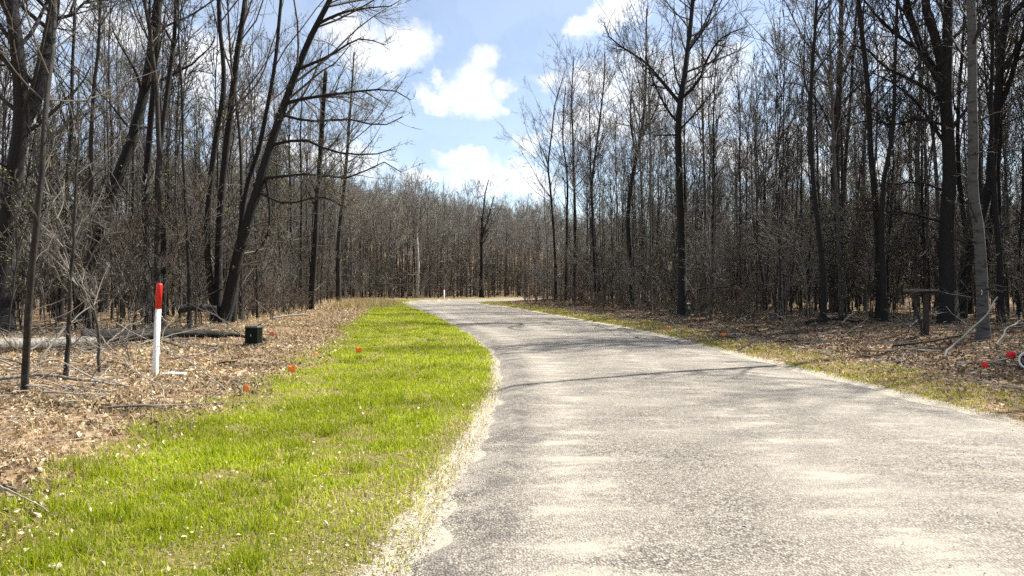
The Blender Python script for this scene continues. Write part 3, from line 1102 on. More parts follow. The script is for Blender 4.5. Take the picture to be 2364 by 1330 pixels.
# coarser kinds for the far woods
N_NEAR = len(PROTO)
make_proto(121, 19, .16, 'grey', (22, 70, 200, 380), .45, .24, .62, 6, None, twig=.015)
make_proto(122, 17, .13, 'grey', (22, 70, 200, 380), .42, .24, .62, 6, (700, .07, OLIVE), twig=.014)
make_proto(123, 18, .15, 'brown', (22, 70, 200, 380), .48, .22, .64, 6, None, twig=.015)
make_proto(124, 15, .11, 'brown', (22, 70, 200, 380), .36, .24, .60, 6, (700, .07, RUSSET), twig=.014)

# saplings and brush of the wood's edge
SAPL = []


def make_sapling(seed, h, r, stems, mat, n, bud=None, spread=.22, twig=.0045, ang=.6):
    rng = np.random.default_rng(seed)
    st, bt = [], Build()
    for k in range(stems):
        a = rng.uniform(0, 6.28)
        e = rng.uniform(.1, spread) * h
        o = rng.uniform(0, .12) * (stems > 1)
        hh = h * rng.uniform(.65, 1.0)
        q = np.array([[math.cos(a) * o, math.sin(a) * o, -.1], [math.cos(a) * (o + e * .2), math.sin(a) * (o + e * .2), hh * .33],
                      [math.cos(a) * (o + e * .55), math.sin(a) * (o + e * .55), hh * .68], [math.cos(a) * (o + e), math.sin(a) * (o + e), hh]])
        P, R = stem_tube(q, r * rng.uniform(.7, 1.1), .004, 14, 6, rng, .03, 1.2)
        st.append((P, R))
    bt.add_tubes(np.stack([s_[0] for s_ in st]), np.stack([s_[1] for s_ in st]), 6)
    b, tips = grow_crown(st, rng, None, n, .12, ang, .32, up=(.06, .04, .03, .02), twig=twig, tmin=twig * .95)
    d = {'h': h, 'stem': bt.mesh('stem', M[mat]), 'twigs': b.mesh('twigs', M[mat]), 'buds': None}
    if bud:
        d['buds'] = bud_mesh(tips, rng, bud[0], bud[1], bud[2], 'young_leaves')
    SAPL.append(d)


make_sapling(201, 5.5, .026, 1, 'twig_brown', (20, 60, 130, 200), twig=.0065)
make_sapling(202, 4.2, .018, 4, 'twig_dark', (26, 75, 160, 240), (300, .028, RUSSET), twig=.0062)
make_sapling(203, 7.0, .034, 1, 'twig_grey', (22, 70, 150, 220), twig=.0068)
make_sapling(204, 3.2, .013, 5, 'twig_grey', (26, 70, 150, 220), twig=.0060)
make_sapling(205, 6.0, .028, 2, 'twig_dark', (24, 75, 160, 240), (420, .030, OLIVE), twig=.0065)
make_sapling(206, 1.5, .008, 8, 'twig_brown', (30, 90, 170, 200), None, .5)
make_sapling(207, 2.2, .011, 6, 'twig_brown', (30, 90, 180, 260), (250, .03, RUSSET), .4)


def place_tree(d, loc, rz, sc, label, group):
    o = empty('tree', loc, rz, sc)
    tag(o, label, 'tree', group)
    link('trunk', d['trunk'], o)
    c = link('crown', d['crown'], o)
    if d['buds'] is not None:
        link('young_leaves', d['buds'], c)
    return o


def place_sapling(d, loc, rz, sc, label, group, name='sapling', cat='sapling'):
    o = empty(name, loc, rz, sc)
    tag(o, label, cat, group)
    link('stem', d['stem'], o)
    c = link('twigs', d['twigs'], o)
    if d['buds'] is not None:
        link('young_leaves', d['buds'], c)
    return o


# --- the trees that can be told apart, built one by one from their own stems and limbs
HERO_XY = []


def hero(label, Y, stems, limbs=(), bark_='bark_dark', twig_='twig_dark', n=(26, 130, 520, 1500), t0=.35, len1=.26, ang=.75, seed=1, dz=0.0, low=6,
         buds=None, az=None, twig=.005, name='tree', cat='tree', snag=False, group=None):
    """stems / limbs: (list of (u, v[, ddepth]), width at base px, width at top px) at depth Y"""
    rng = np.random.default_rng(seed)
    k = Y / F
    u0 = stems[0][0][0][0]
    x0 = (u0 - CU) * k
    org = np.array([x0, Y, gz(x0, Y)])
    o = empty(name, org)
    tag(o, label, cat, group)
    HERO_XY.append((x0, Y))
    def conv(pts, dys, first):
        out = np.array([px(p[0], p[1], Y + dy) - org for p, dy in zip(pts, dys)])
        if first:
            out[0, 2] = -.25
        return out
    def join_depth(p):
        """how far before or behind the base the tree already stands at that point"""
        if not ST:
            return 0.0
        q0 = px(p[0], p[1], Y) - org
        A = np.concatenate([s_[0] for s_ in ST])
        return float(A[np.argmin((A[:, 0] - q0[0]) ** 2 + (A[:, 2] - q0[2]) ** 2), 1])
    ST, LB = [], []
    for (pts, w0, w1) in stems:
        grounded = pts[0][1] > 660
        h_ = np.array([(pts[0][1] - p[1]) * k for p in pts])
        s1, s2 = rng.normal(0, .07), rng.normal(0, .5)
        dys = (0.0 if grounded else join_depth(pts[0])) + h_ * s1 + s2 * np.sin(h_ * .45)
        q = conv(pts, dys, grounded)
        P, R = stem_tube(q, w0 * k / 2, max(w1 * k / 2, .006), 26, 12, rng, .02, 1.45 if grounded else 1.0, .9)
        ST.append((P, R))
        bt = Build()
        bt.add_tubes(P[None], R[None], 12)
        if snag:                      # broken top: a few splinters
            top = P[-1]
            for j in range(5):
                a = j * 1.26
                s0 = top + np.array([math.cos(a), math.sin(a), 0]) * R[-1] * .6
                pp = np.stack([s0 - np.array([0, 0, .2]), s0 + np.array([0, 0, .05]), s0 + np.array([rng.normal(0, .03), 0, rng.uniform(.25, .7)])])
                bt.add_tubes(pp[None], np.array([[R[-1] * .55, R[-1] * .45, .01]]), 5)
        link('trunk', bt.mesh('trunk', M[bark_]), o)
    for (pts, w0, w1) in limbs:
        ln = math.hypot(pts[-1][0] - pts[0][0], pts[-1][1] - pts[0][1]) * k
        dys = join_depth(pts[0]) + np.linspace(0, 1, len(pts)) ** 1.2 * rng.normal(0, .35) * ln
        q = conv(pts, dys, False)
        P, R = stem_tube(q, w0 * k / 2, max(w1 * k / 2, .006), 8, 7, rng, .03, 1.0)
        LB.append((P, R))
        bl = Build()
        bl.add_tubes(P[None], R[None], 7)
        link('limb', bl.mesh('limb', M[bark_]), o)
    if n is not None:
        b, tips = grow_crown(ST, rng, LB, n, t0, ang, len1, twig=twig, tmin=twig * .95, low=low, az_bias=None if az is None else np.array(az)[None])
        c = link('crown', b.mesh('crown', M[twig_]), o)
        if buds:
            link('young_leaves', bud_mesh(tips, rng, buds[0], buds[1], buds[2], 'young_leaves'), c)
    return o


# left of the road
hero('thick dark forked tree cut by the left edge of the picture', 21.8,
     [([(4, 800), (12, 620), (34, 400), (48, 270), (42, 130), (26, -10), (20, -260), (10, -520)], 46, 14)],
     [([(46, 300), (82, 232), (104, 120), (124, 5), (140, -160), (150, -330)], 34, 12)], seed=1, bark_='bark_dark', n=(26, 110, 460, 1250), low=14, t0=.3)
hero('dark leaning tree curving up to the right behind the thin front sapling', 28.0,
     [([(180, 770), (210, 620), (250, 470), (302, 330), (336, 200), (353, 90), (366, -20), (392, -300), (400, -520)], 33, 9)], seed=2, low=10, t0=.4)
hero('thin dark young tree standing in the leaves at the left front', 10.2,
     [([(55, 930), (63, 790), (73, 620), (88, 450), (102, 320), (116, 180), (126, 50), (134, -120), (140, -320)], 17, 4)],
     [([(80, 545), (100, 500), (118, 470)], 6, 3)], n=(16, 60, 200, 420), t0=.3, len1=.2, seed=3, low=7, bark_='bark_brown', twig_='twig_brown', twig=.0035)
hero('very thin crooked sapling just behind the dark young tree in front', 11.6,
     [([(150, 902), (158, 760), (166, 640), (173, 480), (180, 330), (184, 160)], 12, 2)], n=(14, 50, 150, 300), t0=.25, len1=.18, seed=4, bark_='bark_brown', twig_='twig_grey', twig=.0032, name='sapling', cat='sapling')
hero('pale bent sapling arching over to the left in front of the log', 12.2,
     [([(226, 880), (231, 790), (216, 705), (178, 645), (145, 565), (122, 470), (112, 440)], 8, 2)], n=(9, 24, 60, 90), t0=.3, len1=.25, seed=5, bark_='bark_grey', twig_='twig_pale', twig=.0032, name='sapling', cat='sapling', low=3)
hero('straight dark twin-stemmed tree right behind the red and white post', 27.0,
     [([(346, 765), (341, 600), (336, 450), (346, 300), (358, 150), (369, 0), (376, -260)], 20, 7),
      ([(374, 765), (377, 560), (364, 420), (381, 250), (400, 100), (407, -60), (412, -260)], 15, 6)], seed=6, t0=.45)
hero('dark cluster of stems with one long trunk leaning right toward the road', 27.3,
     [([(505, 775), (505, 600), (515, 430), (531, 280), (547, 130), (566, 0), (582, -180), (590, -380)], 20, 7),
      ([(516, 775), (545, 610), (575, 500), (606, 400), (640, 290), (676, 190), (716, 90), (762, 0), (805, -100), (850, -240)], 29, 7),
      ([(498, 775), (479, 560), (490, 380), (515, 200), (509, 60), (500, -150), (496, -330)], 16, 6),
      ([(536, 680), (563, 470), (600, 330), (631, 170), (646, 30), (657, -150), (664, -280)], 14, 5)],
     [([(657, 240), (700, 228), (766, 219), (840, 210), (901, 208), (946, 231)], 9, 2), ([(626, 335), (703, 323), (766, 350), (856, 357), (905, 345)], 8, 2),
      ([(606, 412), (712, 402), (806, 411), (860, 385), (892, 375), (928, 398)], 8, 2), ([(612, 410), (624, 474), (617, 546), (585, 587)], 8, 3),
      ([(690, 160), (760, 130), (830, 90), (890, 105)], 8, 2), ([(735, 55), (790, 30), (850, 20), (905, 15)], 8, 2), ([(650, 265), (720, 280), (800, 275), (880, 290), (930, 270)], 7, 2),
      ([(590, 440), (660, 470), (740, 455), (800, 480)], 6, 2)],
     seed=7, n=(40, 210, 860, 2500), low=12, t0=.4, buds=(3600, .03, OLIVE), az=(.7, -.1, 0), twig_='twig_brown', twig=.0052)
hero('snapped dead trunk with a splintered top beyond the leaning cluster', 47.0,
     [([(716, 735), (727, 560), (735, 440), (743, 300), (751, 178)], 15, 9)], n=(7, 16, 40, 60), t0=.4, len1=.12, seed=8, bark_='bark_dark', snag=True, low=4)
hero('tall grey tree at the end of the left woods leaning slightly right', 72.0,
     [([(782, 700), (781, 560), (793, 455), (803, 330), (812, 210), (818, 120)], 13, 3)], seed=9, bark_='bark_brown', twig_='twig_brown', t0=.3, twig=.008, buds=(900, .04, OLIVE))
hero('slim birch with white banded trunk standing by the far bend', 108.0,
     [([(962, 700), (966, 620), (963, 540), (968, 470), (966, 430)], 8, 1.5)], seed=10, bark_='bark_birch', twig_='twig_grey', t0=.45, n=(22, 90, 300, 700), twig=.014, len1=.24)
hero('dark forked tree in the far woods behind the bend', 117.0,
     [([(1112, 695), (1112, 600), (1113, 520), (1120, 450), (1128, 415)], 10, 2)], [([(1113, 545), (1128, 500), (1140, 455)], 5, 2)], seed=12, t0=.4, n=(18, 70, 240, 500), twig=.013)

# right of the road
hero('tall dark tree with a long limb curving left over the woods edge', 38.0,
     [([(1577, 742), (1573, 560), (1569, 420), (1566, 300), (1571, 230), (1582, 165), (1592, 85), (1600, 0), (1608, -150), (1612, -240)], 23, 6)],
     [([(1567, 236), (1530, 192), (1490, 142), (1440, 112), (1407, 86), (1394, 52)], 9, 2), ([(1570, 230), (1610, 190), (1636, 130), (1668, 86), (1712, 66)], 8, 2),
      ([(1567, 285), (1540, 250), (1505, 180), (1490, 110)], 6, 2), ([(1568, 312), (1510, 312)], 5, 3), ([(1570, 300), (1615, 250), (1650, 205)], 5, 2), ([(1588, 120), (1630, 60), (1650, 0)], 6, 2)],
     seed=21, n=(30, 190, 760, 2200), t0=.5, low=4, twig_='twig_dark', twig=.0065)
hero('thin tree with kinked trunk at the front of the right woods', 63.0,
     [([(1387, 712), (1379, 615), (1371, 530), (1366, 430), (1380, 310), (1393, 200), (1396, 120)], 10, 2)], seed=22, bark_='bark_brown', twig_='twig_brown', t0=.4, twig=.008)
hero('forked dark tree beside the tall tree with the curving limb', 52.0,
     [([(1456, 725), (1455, 600), (1450, 480), (1470, 360), (1488, 250), (1492, 100), (1494, 20)], 14, 3)],
     [([(1470, 365), (1455, 280), (1460, 180)], 6, 2), ([(1478, 320), (1515, 250), (1520, 200)], 5, 2)], seed=23, t0=.42, twig=.007)
hero('slim tree with crooked stem first at the left end of the right woods', 74.0,
     [([(1284, 704), (1280, 560), (1270, 430), (1266, 383), (1275, 300), (1281, 244), (1300, 180)], 8, 2)], [([(1267, 385), (1255, 352), (1247, 338)], 4, 2)],
     seed=24, t0=.35, n=(26, 120, 460, 1200), len1=.26, twig=.0075, twig_='twig_grey', az=(-.5, 0, 0))
hero('straight slender tree second from the left end of the right woods', 70.0,
     [([(1326, 708), (1328, 560), (1326, 451), (1322, 320), (1320, 225), (1325, 130)], 9, 2)], seed=25, t0=.38, n=(28, 130, 500, 1300), len1=.26, twig=.0072, twig_='twig_dark')
hero('bent slender tree between the first two at the end of the right woods', 73.0,
     [([(1306, 706), (1309, 520), (1309, 400), (1299, 327), (1302, 244), (1306, 200)], 7, 2)], seed=26, t0=.4, n=(22, 100, 380, 1000), len1=.24, twig=.0072)
hero('straight grey double-stemmed tree in front of the dense right woods', 38.0,
     [([(1927, 742), (1927, 525), (1930, 376), (1934, 263), (1940, 150), (1943, 0), (1946, -190)], 22, 7),
      ([(1962, 750), (1953, 694), (1942, 600), (1945, 500), (1952, 380), (1962, 240), (1972, 100), (1985, -60)], 12, 4)],
     [([(1928, 262), (1904, 150), (1856, 94), (1826, 30), (1800, -20)], 8, 2), ([(1932, 330), (1900, 250), (1860, 200), (1810, 190)], 7, 2), ([(1938, 180), (1975, 110), (2000, 40)], 6, 2)],
     seed=27, n=(22, 120, 480, 1300), bark_='bark_brown', twig_='twig_dark', t0=.45, twig=.0062)
hero('dark slightly left-leaning tree between the double stem and the wooden stand', 29.0,
     [([(2027, 772), (2029, 675), (2026, 563), (2020, 450), (2009, 338), (2005, 226), (1994, 113), (1983, 0), (1974, -200), (1970, -420)], 17, 5)], seed=28, t0=.4, twig=.0058)
hero('dark straight tree close beside the left-leaning one', 27.5,
     [([(2044, 772), (2039, 657), (2035, 540), (2041, 420), (2060, 300), (2066, 160), (2070, 0), (2080, -220)], 14, 4)], seed=29, t0=.42, twig=.0058)
hero('big dark three-forked tree with spreading limbs right of the wooden stand', 27.5,
     [([(2189, 775), (2188, 640), (2184, 520), (2192, 400), (2188, 300), (2184, 215), (2186, 113), (2189, 0), (2194, -250), (2196, -460)], 39, 9),
      ([(2184, 240), (2161, 169), (2127, 113), (2103, 38), (2091, -10), (2070, -200), (2050, -340)], 24, 7),
      ([(2184, 190), (2165, 113), (2146, 38), (2136, -10), (2125, -250), (2120, -400)], 24, 7)],
     [([(2175, 235), (2141, 207), (2088, 177), (2034, 150), (2013, 120), (1970, 104)], 11, 3), ([(2130, 118), (2088, 94), (2034, 49), (1994, 0), (1960, -60)], 10, 3),
      ([(2180, 330), (2126, 248), (2088, 210), (2028, 173), (1976, 165)], 9, 2), ([(2172, 512), (2107, 493), (2051, 488), (1968, 484)], 7, 2), ([(2176, 440), (2120, 420), (2060, 425), (2000, 405)], 6, 2),
      ([(2180, 290), (2120, 275), (2060, 290), (2010, 275), (1950, 295)], 7, 2)],
     seed=30, n=(32, 190, 800, 2300), low=10, t0=.35, az=(-.35, -.1, 0), twig_='twig_dark', twig=.0056)
hero('grey banded poplar trunk nearest the road on the right', 19.2,
     [([(2272, 815), (2265, 675), (2258, 525), (2247, 440), (2248, 338), (2244, 226), (2243, 113), (2241, 0), (2238, -300), (2240, -640)], 26, 12)], seed=31, bark_='bark_aspen', twig_='twig_dark', t0=.45, n=(16, 90, 360, 1000), low=10, len1=.16, twig=.0048)
hero('thick dark tree leaning right behind the banded poplar', 30.0,
     [([(2214, 770), (2231, 620), (2262, 500), (2286, 420), (2292, 338), (2303, 226), (2313, 113), (2327, 0), (2345, -260), (2350, -440)], 26, 9)],
     [([(2300, 260), (2329, 195), (2352, 113), (2370, 50), (2385, -60)], 14, 5)], seed=32, n=(24, 120, 480, 1300), t0=.4, low=8)

# --- the woods: ordinary trees
def allowed(x, y, d, sd):
    minl = ipl(y, [0, 12, 28, 50, 78, 95, 120], [7.7, 7.7, 8.6, 7.6, 6.2, 4.5, 4.5])
    minr = ipl(y, [0, 16, 20, 29, 39, 60, 78, 90, 120], [16, 9, 7.4, 6.2, 5.4, 5.6, 7.5, 4.5, 4.5])
    ok = np.where(sd < 0, d > minl, d > minr)
    return ok


def candidates(n, seed, ymin_l=23, ymin_r=26):
    rng = np.random.default_rng(seed)
    y = 11 + (190 - 11) * rng.random(n) ** .75
    hw = (y * 1182 / F) * 1.16 + 4
    x = (rng.random(n) * 2 - 1) * hw
    d, sd = road_dist(x, y)
    ok = allowed(x, y, d, sd)
    ok &= ~((sd > 0) & (y < ymin_r)) & ~((sd < 0) & (y < ymin_l)) & ~((sd > 0) & (d > 45)) & ~((sd < 0) & (x < -62))
    return x[ok], y[ok], d[ok], sd[ok]


def poisson(x, y, rad, taken=()):
    cell = {}
    keep = []
    def key(a, b_):
        return (int(a // 4), int(b_ // 4))
    for (a, b_) in taken:
        cell.setdefault(key(a, b_), []).append((a, b_))
    for i in range(len(x)):
        k0 = key(x[i], y[i])
        good = True
        for dx in (-1, 0, 1):
            for dy in (-1, 0, 1):
                for (a, b_) in cell.get((k0[0] + dx, k0[1] + dy), ()):
                    if (a - x[i]) ** 2 + (b_ - y[i]) ** 2 < rad[i] ** 2:
                        good = False
                        break
        if good:
            keep.append(i)
            cell.setdefault(k0, []).append((x[i], y[i]))
    return np.array(keep)


x, y, d, sd = candidates(14000, 77)
rad = ipl(y, [10, 25, 60, 120, 190], [1.4, 1.35, 1.55, 2.0, 2.8])
rad = np.where((sd < 0) & (y < 98), rad * 1.22, rad)
kp = poisson(x, y, rad, HERO_XY)
x, y, d, sd = x[kp], y[kp], d[kp], sd[kp]
# those that show largest: near ones first, and near the wood's edge
score = y + np.clip(d - 6, 0, 40) * .8 + np.where(np.abs(x) * F / y > 1200, 500, 0)
order = np.argsort(score)
N_SINGLE = 272
tree_rng = np.random.default_rng(5)
# landmarks by which the other trees are told apart: (u, depth, words)
MARKS = [(40, 21.8, 'the thick forked tree'), (150, 12, 'the thin front saplings'), (290, 28, 'the dark leaning tree'), (360, 14, 'the red and white post'), (450, 20, 'the dark rotting log'),
         (520, 27.3, 'the dark stem cluster'), (586, 20.8, 'the utility box'), (640, 30, 'the trunk leaning roadward'), (730, 47, 'the snapped dead trunk'), (785, 72, 'the last tall tree on the left'),
         (868, 62, 'the rough grass tuft'), (965, 108, 'the slim white birch'), (1025, 104, 'the far white post'), (1112, 117, 'the far forked tree'), (1190, 110, 'the far end of the road'), (1284, 74, 'the first crooked tree on the right'),
         (1326, 70, 'the straight slender tree'), (1387, 63, 'the kinked thin tree'), (1456, 52, 'the forked dark tree'), (1540, 33, 'the faded pink flag'), (1577, 38, 'the tall curving-limbed tree'), (1666, 27, 'the orange flag on the bank'),
         (1760, 40, 'the brushy gap'), (1860, 30, 'the fallen branch on the bank'), (1930, 38, 'the double-stemmed tree'), (2027, 29, 'the left-leaning tree'), (2138, 23.5, 'the wooden stand'), (2189, 27.5, 'the big three-forked tree'),
         (2268, 19.2, 'the banded poplar'), (2330, 16, 'the bright red flag')]


USED = {}


def beside(x_, y_, nth=0):
    u = CU + F * x_ / y_
    mk = sorted(MARKS, key=lambda m_: abs(m_[0] - u))[nth]
    du = u - mk[0]
    lr_ = '' if abs(du) < 6 else (', just ' if abs(du) < 14 else (', a bit ' if abs(du) < 26 else (', well ' if abs(du) < 60 else ', far '))) + ('left' if du < 0 else 'right')
    dep = y_ - mk[1]
    fb = 'beside' if abs(dep) < 4 else ('in front of' if dep < 0 else ('just behind' if dep < 9 else ('close behind' if dep < 16 else ('behind' if dep < 28 else ('well behind' if dep < 44 else 'far behind')))))
    return f'{fb} {mk[2]}{lr_}'


def own_label(what, x_, y_, grp):
    for nth in range(5):
        lab_ = f'{what} {beside(x_, y_, nth)}'
        if lab_ not in USED:
            USED[lab_] = grp
            return lab_, grp
    return lab_, USED[lab_]


far_pts = []
for rank, i in enumerate(order):
    di = (int(tree_rng.integers(0, 10)) if tree_rng.random() < .33 else int(tree_rng.integers(10, N_NEAR))) if y[i] < 98 else int(tree_rng.integers(N_NEAR, len(PROTO)))
    if sd[i] > 0 and y[i] < 36 and PROTO[di]['kind'] == 'aspen':
        di = 1
    edge = d[i] < 11
    # lower edge trees on the right in front, taller poles behind
    sc = tree_rng.uniform(.78, 1.12)
    if sd[i] > 0:
        sc *= float(ipl(y[i], [26, 34, 60, 95], [1.05, 1.05, .95, .82]))
    if y[i] > 98 and sd[i] < 0:
        sc *= float(ipl(y[i], [108, 140, 200], [.95, .82, .66]))
    rz = tree_rng.uniform(0, 6.28)
    loc = (x[i], y[i], gz(x[i], y[i]))
    if rank < N_SINGLE:
        kd = PROTO[di]['kind']
        kw = {'dark': 'dark', 'brown': 'brown', 'grey': 'grey', 'aspen': 'banded grey'}[kd]
        if y[i] > 98:
            grp = 'trees beyond the bend'
        else:
            grp = ('front trees' if edge else 'inner trees') + (' of the left woods' if sd[i] < 0 else ' of the right woods')
        twin = ' twin-stemmed' if PROTO[di]['h'] in (16, 12) and di < 10 else ''
        hs = 'tall' if PROTO[di]['h'] * sc > 17.5 else ('short' if PROTO[di]['h'] * sc < 12.5 else 'slim')
        lab, grp = own_label(f'{hs} bare {kw}{twin} tree', x[i], y[i], grp)
        place_tree(PROTO[di], loc, rz, sc, lab, grp)
    else:
        far_pts.append((loc, rz, sc, di))

# --- the rest of the woods as one mass: instances of single-mesh trees on points
def join_meshes(parts, name):
    vs, fs4, fs3, mi4, mi3, mats, n = [], [], [], [], [], [], 0
    cols = []
    for me in parts:
        if me is None:
            continue
        nv = len(me.vertices)
        co = np.empty(nv * 3, np.float32); me.vertices.foreach_get('co', co)
        li = np.empty(len(me.loops), np.int32); me.loops.foreach_get('vertex_index', li)
        vs.append(co.reshape(-1, 3))
        fs4.append(li.reshape(-1, 4) + n)
        mi4.append(np.full(len(fs4[-1]), len(mats)))
        c = np.full((nv, 3), .1, np.float32)
        if 'tint' in me.attributes:
            c4 = np.empty(nv * 4, np.float32); me.attributes['tint'].data.foreach_get('color', c4)
            c = c4.reshape(-1, 4)[:, :3]
        cols.append(c)
        mats.append(me.materials[0])
        n += nv
    return np_mesh(name, np.concatenate(vs), fs4, mats, True, colors=np.concatenate(cols), mat_idx=np.concatenate(mi4))


def instancer(name, pts, meshes, label, cat, kind='stuff'):
    coll = bpy.data.collections.new(name + '_kinds')
    for j, me in enumerate(meshes):
        ob = bpy.data.objects.new(f'{name}_kind_{j:02d}', me)
        coll.objects.link(ob)
    P = np.array([p[0] for p in pts])
    me = bpy.data.meshes.new(name)
    me.vertices.add(len(P))
    me.vertices.foreach_set('co', P.astype(np.float32).ravel())
    for nm, k in (('rz', 1), ('sc', 2)):
        a = me.attributes.new(nm, 'FLOAT', 'POINT')
        a.data.foreach_set('value', np.array([p[k] for p in pts], np.float32))
    a = me.attributes.new('pick', 'INT', 'POINT')
    a.data.foreach_set('value', np.array([p[3] for p in pts], np.int32))
    me.update()
    o = link(name, me)
    tag(o, label, cat, kind=kind)
    ng = bpy.data.node_groups.new(name, 'GeometryNodeTree')
    ng.interface.new_socket('Geometry', in_out='INPUT', socket_type='NodeSocketGeometry')
    ng.interface.new_socket('Geometry', in_out='OUTPUT', socket_type='NodeSocketGeometry')
    N = ng.nodes
    gi, go = N.new('NodeGroupInput'), N.new('NodeGroupOutput')
    ci = N.new('GeometryNodeCollectionInfo')
    ci.inputs['Collection'].default_value = coll
    ci.inputs['Separate Children'].default_value = True
    ip = N.new('GeometryNodeInstanceOnPoints')
    ip.inputs['Pick Instance'].default_value = True
    def attr(nm, typ):
        nd = N.new('GeometryNodeInputNamedAttribute')
        nd.data_type = typ
        nd.inputs['Name'].default_value = nm
        return nd.outputs[0]
    cx = N.new('ShaderNodeCombineXYZ')
    ng.links.new(attr('rz', 'FLOAT'), cx.inputs[2])
    e2r = N.new('FunctionNodeEulerToRotation')
    ng.links.new(cx.outputs[0], e2r.inputs[0])
    ng.links.new(gi.outputs[0], ip.inputs['Points'])
    ng.links.new(ci.outputs[0], ip.inputs['Instance'])
    ng.links.new(attr('pick', 'INT'), ip.inputs['Instance Index'])
    ng.links.new(e2r.outputs[0], ip.inputs['Rotation'])
    ng.links.new(attr('sc', 'FLOAT'), ip.inputs['Scale'])
    ng.links.new(ip.outputs[0], go.inputs[0])
    md = o.modifiers.new('instances', 'NODES')
    md.node_group = ng
    return o


rng = np.random.default_rng(56)
for _ in range(90):  # more trees out of view on the right, added to shade the bank
    yy = rng.uniform(16, 34)
    xx = .74 * yy + 4.0 + rng.random() * 14
    far_pts.append(((xx, yy, gz(xx, yy)), rng.uniform(0, 6.28), rng.uniform(.8, 1.05), int(rng.integers(0, 10))))
rng = np.random.default_rng(55)
nf = 5200
yf = 108 + 130 * rng.random(nf)
xf = (rng.random(nf) * 2 - 1) * (yf * .5)
df, sf_ = road_dist(xf, yf)
okf = (df > 4.5) & (sf_ < 0)
xf, yf = xf[okf], yf[okf]
kf = poisson(xf, yf, ipl(yf, [108, 150, 240], [1.8, 2.2, 3.2]), [(p[0][0], p[0][1]) for p in far_pts])
for i in kf:
    far_pts.append(((xf[i], yf[i], gz(xf[i], yf[i])), rng.uniform(0, 6.28), rng.uniform(.85, 1.08) * float(ipl(yf[i], [108, 140, 200], [.95, .82, .66])), int(rng.integers(N_NEAR, len(PROTO)))))

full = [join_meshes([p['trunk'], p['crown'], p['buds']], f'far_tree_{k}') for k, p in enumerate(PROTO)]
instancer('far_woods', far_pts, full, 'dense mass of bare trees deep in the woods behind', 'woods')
print('TREES single', min(N_SINGLE, len(order)), 'mass', len(far_pts))

# --- saplings and brush
x, y, d, sd = candidates(16000, 78, 20, 28)
edge_bias = np.random.default_rng(3).random(len(x)) < np.clip(1.25 - (d - 6) / 26, .3, 1)
x, y, d, sd = x[edge_bias], y[edge_bias], d[edge_bias], sd[edge_bias]
rad = ipl(y, [10, 25, 60, 120, 190], [1.1, 1.0, 1.1, 1.6, 2.6])
kp = poisson(x, y, rad)
x, y, d, sd = x[kp], y[kp], d[kp], sd[kp]
order = np.argsort(y + np.clip(d - 6, 0, 40) * .8 + np.where(np.abs(x) * F / y > 1195, 500, 0))
brush_pts = []
N_SAP = 230
for rank, i in enumerate(order):
    di = int(tree_rng.integers(0, 5))
    sc = tree_rng.uniform(.7, 1.25)
    rz = tree_rng.uniform(0, 6.28)
    loc = (x[i], y[i], gz(x[i], y[i]))
    if y[i] < 16 and sd[i] < 0:
        sc *= .8
    if rank < N_SAP:
        side_w = 'left' if sd[i] < 0 else 'right'
        grp = 'saplings ' + ('beyond the bend' if y[i] > 98 else (f'along the edge of the {side_w} woods' if d[i] < 10 else f'inside the {side_w} woods'))
        what = ['slender brown sapling', 'bushy dark sapling', 'tall grey sapling', 'low grey sapling', 'twin-stemmed dark sapling'][di]
        lab, grp = own_label(what, x[i], y[i], grp)
        place_sapling(SAPL[di], loc, rz, sc, lab, grp)
    else:
        brush_pts.append((loc, rz, sc, di))
# low brush along the foot of the woods, mostly on the right bank
rng = np.random.default_rng(91)
nb = 230
yb = 17 + (95 - 17) * rng.random(nb) ** 1.0
yb = np.maximum(yb, 30 + rng.random(nb) * 12)
sb = np.where(rng.random(nb) < .68, 1, -1)
xb = np.where(sb > 0, edge_at(ER, yb) + 4.2 + rng.random(nb) * 5, edge_at(EL, yb) - 7.2 - rng.random(nb) * 4)
for a, b_ in zip(xb, yb):
    brush_pts.append(((a, b_, gz(a, b_)), rng.uniform(0, 6.28), rng.uniform(.4, .85), int(rng.integers(5, 7))))
rng = np.random.default_rng(92)
for _ in range(900):
    b_ = 104 + 96 * rng.random() ** 1.3
    a = rng.uniform(-.42, .42) * b_
    dq, sq = road_dist(a, b_)
    if sq[0] < 0 and dq[0] > 4.8:
        brush_pts.append(((a, b_, gz(a, b_)), rng.uniform(0, 6.28), rng.uniform(.8, 1.4), int(rng.integers(0, 6))))
fulls = [join_meshes([p['stem'], p['twigs'], p['buds']], f'brush_{k}') for k, p in enumerate(SAPL)]
instancer('undergrowth', brush_pts, fulls, 'tangled brown brush and saplings filling the woods', 'undergrowth')
print('SAPLINGS single', min(N_SAP, len(order)), 'mass', len(brush_pts))

# ------------------------------------------------------------------ things by the road
M['white_paint'] = simple('white_paint', (0.80, 0.78, 0.74), 0.45, .06, 9, .05, dirt=(.62, .56, .47))
M['red_paint'] = simple('red_paint', (0.62, 0.012, 0.008), 0.4, .12, 9, .05)
M['box_green'] = simple('box_green', (0.006, 0.009, 0.007), 0.5, .25, 12, .1)
M['box_green'].node_tree.nodes['Principled BSDF'].inputs['Specular IOR Level'].default_value = 0.08
M['box_lid'] = simple('box_lid', (0.035, 0.05, 0.038), 0.5, .25, 12, .1, dirt=(.28, .27, .2))
M['ped_green'] = simple('ped_green', (0.035, 0.065, 0.045), 0.5, .2, 12, .1)
M['flag_orange'] = simple('flag_orange', (1.0, 0.21, 0.01), 0.5, .08, 20, .05)
M['flag_pink'] = simple('flag_pink', (0.85, 0.16, 0.09), 0.5, .08, 20, .05)
M['flag_red'] = simple('flag_red', (0.80, 0.012, 0.020), 0.5, .08, 20, .05)
